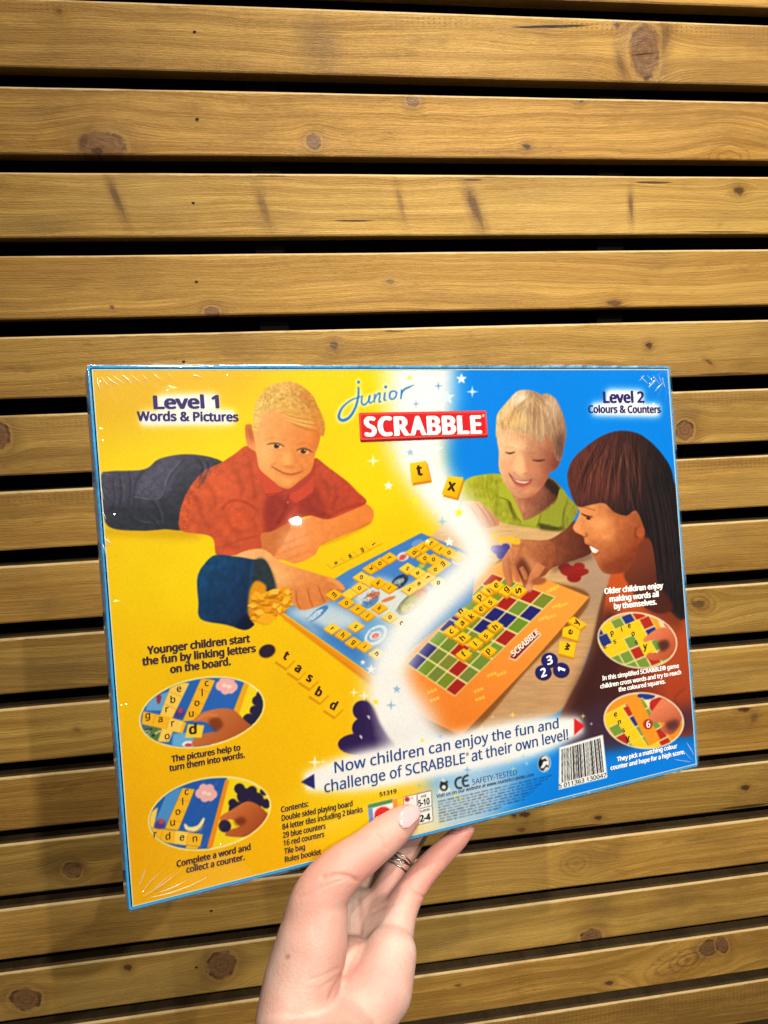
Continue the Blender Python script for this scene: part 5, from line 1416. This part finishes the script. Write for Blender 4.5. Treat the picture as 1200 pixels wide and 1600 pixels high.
# --- shrink film: loose clear welt bulging along the edges of the box
film, t, b = new_mat('clear_shrink_film')
t.t.nodes.remove(b)
out = t.t.nodes['Material Output']
tr = t.n('ShaderNodeBsdfTransparent'); gl = t.n('ShaderNodeBsdfGlossy'); gl.inputs['Roughness'].default_value = .12
df = t.n('ShaderNodeBsdfTranslucent'); df.inputs['Color'].default_value = (.9, .95, 1, 1)
mx0 = t.n('ShaderNodeMixShader'); mx0.inputs[0].default_value = .45; t.l(gl.outputs[0], mx0.inputs[1]); t.l(df.outputs[0], mx0.inputs[2])
tc = t.n('ShaderNodeTexCoord')
nz = t.noise(t.vmul(tc.outputs['Object'], (90, 70, 50)), 1, 3, .7)
mx = t.n('ShaderNodeMixShader'); t.l(t.step(nz, .40, .66, .06, .85), mx.inputs[0]); t.l(tr.outputs[0], mx.inputs[1]); t.l(mx0.outputs[0], mx.inputs[2])
t.l(mx.outputs[0], out.inputs[0])
fb = bmesh.new()
def welt(ax, ay, bx, by, ox, oy, n=120, amp=.0014):
    rows = []
    for i in range(n+1):
        s = i/n; x, y = ax+(bx-ax)*s, ay+(by-ay)*s
        k = 1.0 if 0 < i < n else .2
        b_ = (amp*(.55 + .9*abs(mnoise.noise(Vector((s*9, ax*50, by*50))))) + .0005*mnoise.noise(Vector((s*60, 3, 7))))*k
        rows.append([fb.verts.new((x+ox*q*b_, y+oy*q*b_, z)) for q, z in ((-.6, .0004+.0002*k), (.25, RIMZ+.0011), (.8, RIMZ-.0006), (1.0, -.006), (.7, -.02), (.15, -.036))])
    for p_, q_ in zip(rows, rows[1:]):
        for i in range(5): fb.faces.new((p_[i], p_[i+1], q_[i+1], q_[i]))
welt(xo0, yo0, xo0, yo1, -1, 0); welt(xo0, yo1, xo1, yo1, 0, 1, amp=.0013); welt(xo0, yo0, xo1, yo0, 0, -1, amp=.0009); welt(xo1, yo0, xo1, yo1, 1, 0, amp=.0006)
bmesh.ops.recalc_face_normals(fb, faces=fb.faces)
# creases of the film: thin tented ridges, fanned in the corners and pleated along the edges
n_welt = len(fb.faces)
fr = random.Random(8)
def ridge(u0, v0, u1, v1, w, h):
    a, c = sheet_point(u0, v0), sheet_point(u1, v1)
    d = c-a; L = np.linalg.norm(d); d /= L; nn = np.array((-d[1], d[0]))
    bend = fr.uniform(-.06, .06)*L
    prev = None; n = 9
    for i in range(n+1):
        s = i/n; k = math.sin(math.pi*min(1, s*1.02+.02))**.7*fr.uniform(.65, 1.1) if 0 < i < n else .05
        p_ = a + d*(L*s) + nn*(bend*4*s*(1-s))
        cur = [fb.verts.new((*(p_+nn*(w*k*q)), .0005 + (h*k if q == 0 else 0))) for q in (-1, 0, 1)]
        if prev:
            for j in range(2): fb.faces.new((prev[j], prev[j+1], cur[j+1], cur[j]))
        prev = cur
for u0, v0, u1, v1 in ((222, 1400, 282, 1358), (222, 1394, 250, 1362), (232, 1402, 326, 1368), (217, 1384, 226, 1356), (246, 1394, 292, 1374), (236, 1392, 270, 1362),
                       (158, 588, 172, 606), (152, 590, 158, 612), (166, 588, 186, 602), (176, 586, 196, 600), (190, 586, 206, 600), (206, 586, 220, 598), (222, 585, 232, 596), (240, 585, 250, 594), (262, 585, 268, 592), (300, 586, 316, 590),
                       (1000, 588, 1012, 600), (1010, 586, 1022, 600), (1018, 586, 1030, 602), (1028, 586, 1034, 604), (1012, 606, 1024, 592), (1022, 612, 1036, 598), (1034, 590, 1039, 608), (998, 596, 1006, 586),
                       (162, 838, 168, 856), (166, 842, 174, 850), (160, 850, 166, 870), (158, 760, 163, 782), (160, 800, 166, 812), (1066, 1170, 1082, 1188), (1072, 1160, 1084, 1180), (1052, 1186, 1080, 1190)):
    ridge(u0, v0, u1, v1, fr.uniform(.00022, .00050), fr.uniform(.0002, .0005))
crease_m, t, b = new_mat('film_crease')
t.t.nodes.remove(b)
tr = t.n('ShaderNodeBsdfTransparent'); gl = t.n('ShaderNodeBsdfGlossy'); gl.inputs['Roughness'].default_value = .25
df = t.n('ShaderNodeBsdfDiffuse'); df.inputs['Color'].default_value = (.85, .88, .86, 1)
m1 = t.n('ShaderNodeMixShader'); m1.inputs[0].default_value = .6; t.l(gl.outputs[0], m1.inputs[1]); t.l(df.outputs[0], m1.inputs[2])
m2 = t.n('ShaderNodeMixShader'); m2.inputs[0].default_value = .34; t.l(tr.outputs[0], m2.inputs[1]); t.l(m1.outputs[0], m2.inputs[2])
t.l(m2.outputs[0], t.t.nodes['Material Output'].inputs[0])
fb.faces.ensure_lookup_table()
for f in fb.faces[n_welt:]: f.material_index = 1
film_o = bm_obj('shrink_film', fb, film, box, smooth=True)
film_o.data.materials.append(crease_m)
film_o['label'] = 'clear crinkled shrink film along the box edges'
# ---------------------------------------------------------------- left hand holding the box from below
def panel_depth(u, v):
    r = view_ray(u, v)
    return (BC-EYE).dot(BZ)/r.dot(BZ)

HAND = []                                    # (place, radius, squash vector or None)
def chain(pts, step=.0028):
    """pts: (u, v, depth, radius)"""
    P = [(at_depth(u, v, d), r) for u, v, d, r in pts]
    for (a, ra), (b, rb) in zip(P, P[1:]):
        n = max(2, int((b-a).length/step))
        for i in range(n+1):
            s = i/n; HAND.append((a.lerp(b, s), ra+(rb-ra)*s))

def sm(pts, n=5):
    """smooth a chain through its joints"""
    Z = catmull(np.array(pts), False, n)
    return [tuple(z) for z in Z]

PD = panel_depth
thumb = sm([(474, 1560, .394, .0175), (488, 1478, .393, .0190), (498, 1407, .392, .0152), (530, 1362, PD(530, 1340)-.0135, .0128), (572, 1330, PD(572, 1330)-.0120, .0112), (607, 1301, PD(607, 1301)-.0098, .0105), (632, 1281, PD(632, 1281)-.0078, .0082), (642, 1273, PD(640, 1273)-.0062, .0058)])
index = sm([(488, 1520, .418, .0145), (490, 1430, .432, .0120), (499, 1385, .454, .0098), (512, 1330, .476, .0086), (545, 1240, .492, .0080), (585, 1150, .500, .0074)])
middle = sm([(510, 1530, .420, .016), (535, 1450, .437, .0125), (552, 1392, .458, .0100), (585, 1335, .478, .0086), (625, 1245, .499, .0080), (668, 1150, .508, .0074)])
ring_f = sm([(545, 1540, .416, .016), (578, 1462, .432, .0125), (604, 1395, .447, .0090), (626, 1343, .458, .0083), (652, 1298, .486, .0080), (700, 1220, .512, .0074), (735, 1160, .518, .0068)])
pinky = sm([(580, 1545, .408, .0165), (610, 1470, .421, .0128), (628, 1418, .431, .0098), (655, 1373, .440, .0082), (685, 1339, .447, .0076), (714, 1311, .452, .0066), (731, 1294, .454, .0046)])
arm = sm([(455, 1850, .275, .0265), (474, 1730, .325, .0262), (494, 1630, .374, .0246), (511, 1560, .400, .0205), (525, 1500, .412, .0160)])
for c in (thumb, index, middle, ring_f, pinky): chain(c)
# palm: the spaces between the metacarpals, and the two pads
for a, b in ((index, middle), (middle, ring_f), (ring_f, pinky)):
    for s in (.33, .66):
        chain([tuple(np.array(p)*(1-s)+np.array(q)*s) for p, q in zip(a[:9], b[:9])])
chain([(456, 1592, .380, .0190), (472, 1530, .386, .0202), (488, 1470, .389, .0190), (498, 1425, .391, .0158)])
chain([(548, 1600, .388, .019), (592, 1545, .400, .0185), (610, 1490, .412, .0150)])
chain([(484, 1440, .405, .014), (492, 1412, .415, .012), (494, 1400, .420, .011)])
# wrist and forearm: a flattened oval section
for i, (u, v, d, r) in enumerate(arm):
    for s in (-1, -.5, 0, .5, 1):
        HAND.append((at_depth(u, v, d) + RT*(s*r*.55), r*.76))
for p in [tuple(np.array(a)*(1-s)+np.array(b)*s) for a, b in zip(arm[:-1], arm[1:]) for s in (.33, .66)]:
    for s in (-1, -.5, 0, .5, 1):
        HAND.append((at_depth(*p[:3]) + RT*(s*p[3]*.55), p[3]*.76))

def grow(spheres, voxel=.00115, iters=14):
    """one continuous skin round all the spheres"""
    ib = bmesh.new()
    bmesh.ops.create_icosphere(ib, subdivisions=3, radius=1)
    iv = np.array([v.co[:] for v in ib.verts]); ifc = np.array([[v.index for v in f.verts] for f in ib.faces]); ib.free()
    V = np.concatenate([np.array(p)+iv*r for p, r in spheres]); F = np.concatenate([ifc+i*len(iv) for i in range(len(spheres))])
    me = bpy.data.meshes.new('hand_build')
    me.vertices.add(len(V)); me.loops.add(len(F)*3); me.polygons.add(len(F))
    me.vertices.foreach_set('co', V.astype(np.float32).ravel()); me.loops.foreach_set('vertex_index', F.astype(np.int32).ravel())
    me.polygons.foreach_set('loop_start', (np.arange(len(F))*3).astype(np.int32)); me.update()
    o = bpy.data.objects.new('hand_build', me); COL.objects.link(o)
    rm = o.modifiers.new('skin', 'REMESH'); rm.mode = 'VOXEL'; rm.voxel_size = voxel
    s_ = o.modifiers.new('soften', 'SMOOTH'); s_.factor = .5; s_.iterations = iters
    res = bpy.data.meshes.new_from_object(o.evaluated_get(bpy.context.evaluated_depsgraph_get()))
    bpy.data.objects.remove(o); bpy.data.meshes.remove(me)
    return res

hm = grow(HAND)
hm.name = 'hand'
co = np.empty(len(hm.vertices)*3, np.float32); hm.vertices.foreach_get('co', co); co = co.reshape(-1, 3)
ho = Vector(at_depth(505, 1600, .36))
# flush: redder skin on the finger pads and the heel of the hand; mole: one small brown spot
def near(u, v, d, r):
    return np.exp(-(np.linalg.norm(co-np.array(at_depth(u, v, d)), axis=1)/r)**2)
fl = .25*near(470, 1500, .37, .03) + .5*near(540, 1350, .385, .030) + .4*near(480, 1370, .385, .020) + .95*near(640, 1275, PD(640, 1275)-.006, .016) + .45*near(590, 1330, PD(590, 1330)-.01, .022) + 1.0*near(722, 1304, .452, .016) + .85*near(672, 1354, .443, .020) + .7*near(640, 1400, .436, .018) + .5*near(600, 1575, .392, .026) + .35*near(545, 1500, .39, .022) + .4*near(560, 1370, .40, .012)
# fine creases pressed into the skin
nrm = np.empty(len(hm.vertices)*3, np.float32); hm.vertices.foreach_get('normal', nrm); nrm = nrm.reshape(-1, 3)
px = co - np.array(EYE); dp = px @ np.array(FW); pu = 600+FOC*(px@np.array(RT))/dp; pv = 800-FOC*(px@np.array(UP))/dp
facing = (nrm @ np.array(FW)) < 0.1
crs = np.zeros(len(co))
def crease(pts, w, a, dmin=0, dmax=9):
    P = np.array(pts, float)
    dist = np.full(len(co), 1e9)
    for p_, q_ in zip(P, P[1:]):
        e = q_-p_; tt = np.clip(((pu-p_[0])*e[0]+(pv-p_[1])*e[1])/(e@e), 0, 1)
        dist = np.minimum(dist, np.hypot(pu-p_[0]-tt*e[0], pv-p_[1]-tt*e[1]))
    ok = facing & (dp > dmin) & (dp < dmax)
    g = np.where(ok, np.exp(-(dist/w)**2), 0)
    crs[:] = np.maximum(crs, g*a)
crease([(504, 1371), (525, 1367), (541, 1368), (558, 1376)], 3.4, .75, 0, .42)
crease([(466, 1403), (500, 1388), (524, 1378), (545, 1372)], 2.2, .32, 0, .42)
crease([(588, 1303), (597, 1312), (603, 1326)], 2.2, .5, 0, .42)
crease([(584, 1308), (592, 1320)], 1.8, .35, 0, .42)
crease([(560, 1400), (564, 1440), (562, 1475), (550, 1500), (527, 1535), (515, 1560)], 3.4, .55)
crease([(580, 1428), (600, 1416), (622, 1411)], 2.2, .25)
crease([(640, 1390), (652, 1398), (664, 1402)], 2.2, .45)
crease([(486, 1530), (505, 1524), (530, 1512)], 2.0, .4)
crease([(500, 1545), (535, 1520), (553, 1488)], 2.0, .35)
co2 = co - nrm*(crs*.0013)[:, None]
# settle the thumb pad on the print: nothing sinks into the box
rel = co2 - np.array(BC); bx, by, bz = rel@np.array(BX), rel@np.array(BY), rel@np.array(BZ)
inside = (np.abs(bx) < PW/2) & (by > -.0028) & (bz < .0006) & (bz > -.02)
co2 += np.where(inside, (.0006-bz), 0)[:, None]*np.array(BZ)
back = (np.abs(bx) < PW/2) & (by > -.0028) & (bz <= -.02) & (bz > -BOX_T-.0008)
co2 -= np.where(back, (bz+BOX_T+.0008), 0)[:, None]*np.array(BZ)
hm.vertices.foreach_set('co', (co2-np.array(ho)).astype(np.float32).ravel()); hm.update()
for nm, val in (('flush', np.clip(fl, 0, 1)), ('fold', crs), ('mole', near(450, 1495, .352, .0) if False else np.where(facing, np.exp(-(np.hypot(pu-450, pv-1495)/3.2)**2), 0))):
    a = hm.attributes.new(nm, 'FLOAT', 'POINT'); a.data.foreach_set('value', val.astype(np.float32))
for p_ in hm.polygons: p_.use_smooth = True

skin, t, b = new_mat('pale_skin')
tc = t.n('ShaderNodeTexCoord')
n1 = t.noise(tc.outputs['Object'], 70, 3, .6); n2 = t.noise(tc.outputs['Object'], 650, 4, .7); n3 = t.noise(tc.outputs['Object'], 30, 2, .5)
fl_ = t.n('ShaderNodeAttribute', attribute_name='flush').outputs['Fac']; fo_ = t.n('ShaderNodeAttribute', attribute_name='fold').outputs['Fac']; mo_ = t.n('ShaderNodeAttribute', attribute_name='mole').outputs['Fac']
c = t.mix(t.step(n1, .35, .7), (.600, .452, .388), (.575, .370, .310))
c = t.mix(t.step(n3, .42, .70, 0, .65), c, (.60, .34, .29))
vein = t.step(t.noise(tc.outputs['Object'], 38, 1, .5, 1.2), .62, .74, 0, .30)
c = t.mix(vein, c, (.46, .40, .36))
c = t.mix(t.step(n2, .5, .8, 0, .30), c, (.52, .27, .20))
c = t.mix(t.math('MULTIPLY', fl_, .85), c, (.600, .235, .190))
c = t.mix(t.math('MULTIPLY', fo_, .55), c, (.50, .20, .13))
c = t.mix(t.math('MULTIPLY', mo_, .8), c, (.16, .07, .045))
t.l(c, b.inputs['Base Color'])
b.inputs['Roughness'].default_value = .46
b.inputs['Specular IOR Level'].default_value = .42
b.inputs['Subsurface Weight'].default_value = .25
b.inputs['Subsurface Radius'].default_value = (1.0, .35, .2)
b.inputs['Subsurface Scale'].default_value = .003
bp = t.n('ShaderNodeBump'); bp.inputs['Strength'].default_value = .5; bp.inputs['Distance'].default_value = .0008
t.l(t.math('ADD', n2, t.math('MULTIPLY', n1, .7)), bp.inputs['Height']); t.l(bp.outputs[0], b.inputs['Normal'])
hand = mesh_obj('person_hand', hm, skin)
hand.location = ho
tag(hand, 'person\'s pale bare left hand and wrist gripping the game box by its lower edge', 'hand')

# thumb nail: a curved plate over the tip
nail_m, t, b = new_mat('pink_nail')
b.inputs['Base Color'].default_value = (.66, .36, .38, 1); b.inputs['Roughness'].default_value = .16; b.inputs['Coat Weight'].default_value = .5
def nail_plate(base_uv, tip_uv, d0, d1, half, lift, side, name):
    a, c_ = at_depth(*base_uv, d0), at_depth(*tip_uv, d1)
    ax = (c_-a).normalized()
    view = (EYE-a).normalized()
    nn = (view - ax*view.dot(ax)).normalized()
    sd = ax.cross(nn).normalized()
    nn = (nn + sd*side).normalized(); sd = ax.cross(nn).normalized()
    L = (c_-a).length
    bm = bmesh.new()
    NU, NV = 16, 14
    grid = []
    for i in range(NU+1):
        s = i/NU
        w = half*(1-.55*max(0, (.28-s)/.28)**2 - .62*max(0, (s-.60)/.40)**2.2)
        row = []
        for j in range(NV+1):
            q = -1+2*j/NV
            p_ = a + ax*(L*s - L*.10*(1-s)*q*q*0) + sd*(w*q) + nn*(lift*(1-.9*q*q) + lift*.5*math.sin(math.pi*s)) - nn*lift*.55*(1 if i == 0 else 0)
            row.append(bm.verts.new(p_-ho))
        grid.append(row)
    for r0, r1 in zip(grid, grid[1:]):
        for j in range(NV): bm.faces.new((r0[j], r0[j+1], r1[j+1], r1[j]))
    bmesh.ops.recalc_face_normals(bm, faces=bm.faces)
    bmesh.ops.solidify(bm, geom=bm.faces[:], thickness=.0005)
    return bm_obj(name, bm, nail_m, hand, smooth=True)
td = PD(636, 1277)
nail_plate((622, 1290), (652, 1262), PD(622, 1290)-.0176, PD(652, 1262)-.0094, .0052, .0017, -.26, 'thumb_nail')

# silver ring with twisted strands on the ring finger
ring = bpy.data.objects.new('finger_ring', None)
link(ring)
rc = at_depth(618, 1351, .4560); ring.location = rc
tag(ring, 'silver ring of several twisted strands on the finger below the thumb', 'ring')
axis = (at_depth(640, 1318, .470) - at_depth(606, 1390, .448)).normalized()
e1 = axis.cross(FW).normalized(); e2 = axis.cross(e1).normalized()
silver = plain('tarnished_silver', (.42, .40, .37), .25, 1.0)
def strand(phase, off, amp, rad, R=.0092, n=96):
    bm = bmesh.new(); K = 8; rows = []
    for i in range(n):
        a = 2*math.pi*i/n
        o_ = off + amp*math.sin(3*a+phase)
        rr_ = R + .0004*math.cos(3*a+phase)
        c_ = e1*(rr_*math.cos(a)) + e2*(rr_*math.sin(a)) + axis*o_
        radial = (e1*math.cos(a)+e2*math.sin(a))
        rows.append([bm.verts.new(c_ + radial*(rad*math.cos(2*math.pi*k/K)) + axis*(rad*math.sin(2*math.pi*k/K))) for k in range(K)])
    for i in range(n):
        p_, q_ = rows[i], rows[(i+1) % n]
        for k in range(K): bm.faces.new((p_[k], p_[(k+1) % K], q_[(k+1) % K], q_[k]))
    bmesh.ops.recalc_face_normals(bm, faces=bm.faces)
    return bm_obj('strand', bm, silver, ring, smooth=True)
strand(0, .0014, .0012, .0008); strand(2.1, .0, .0014, .0008); strand(4.2, -.0014, .0012, .0008)
strand(0, .0034, .0, .0006); strand(0, -.0034, .0, .0006)
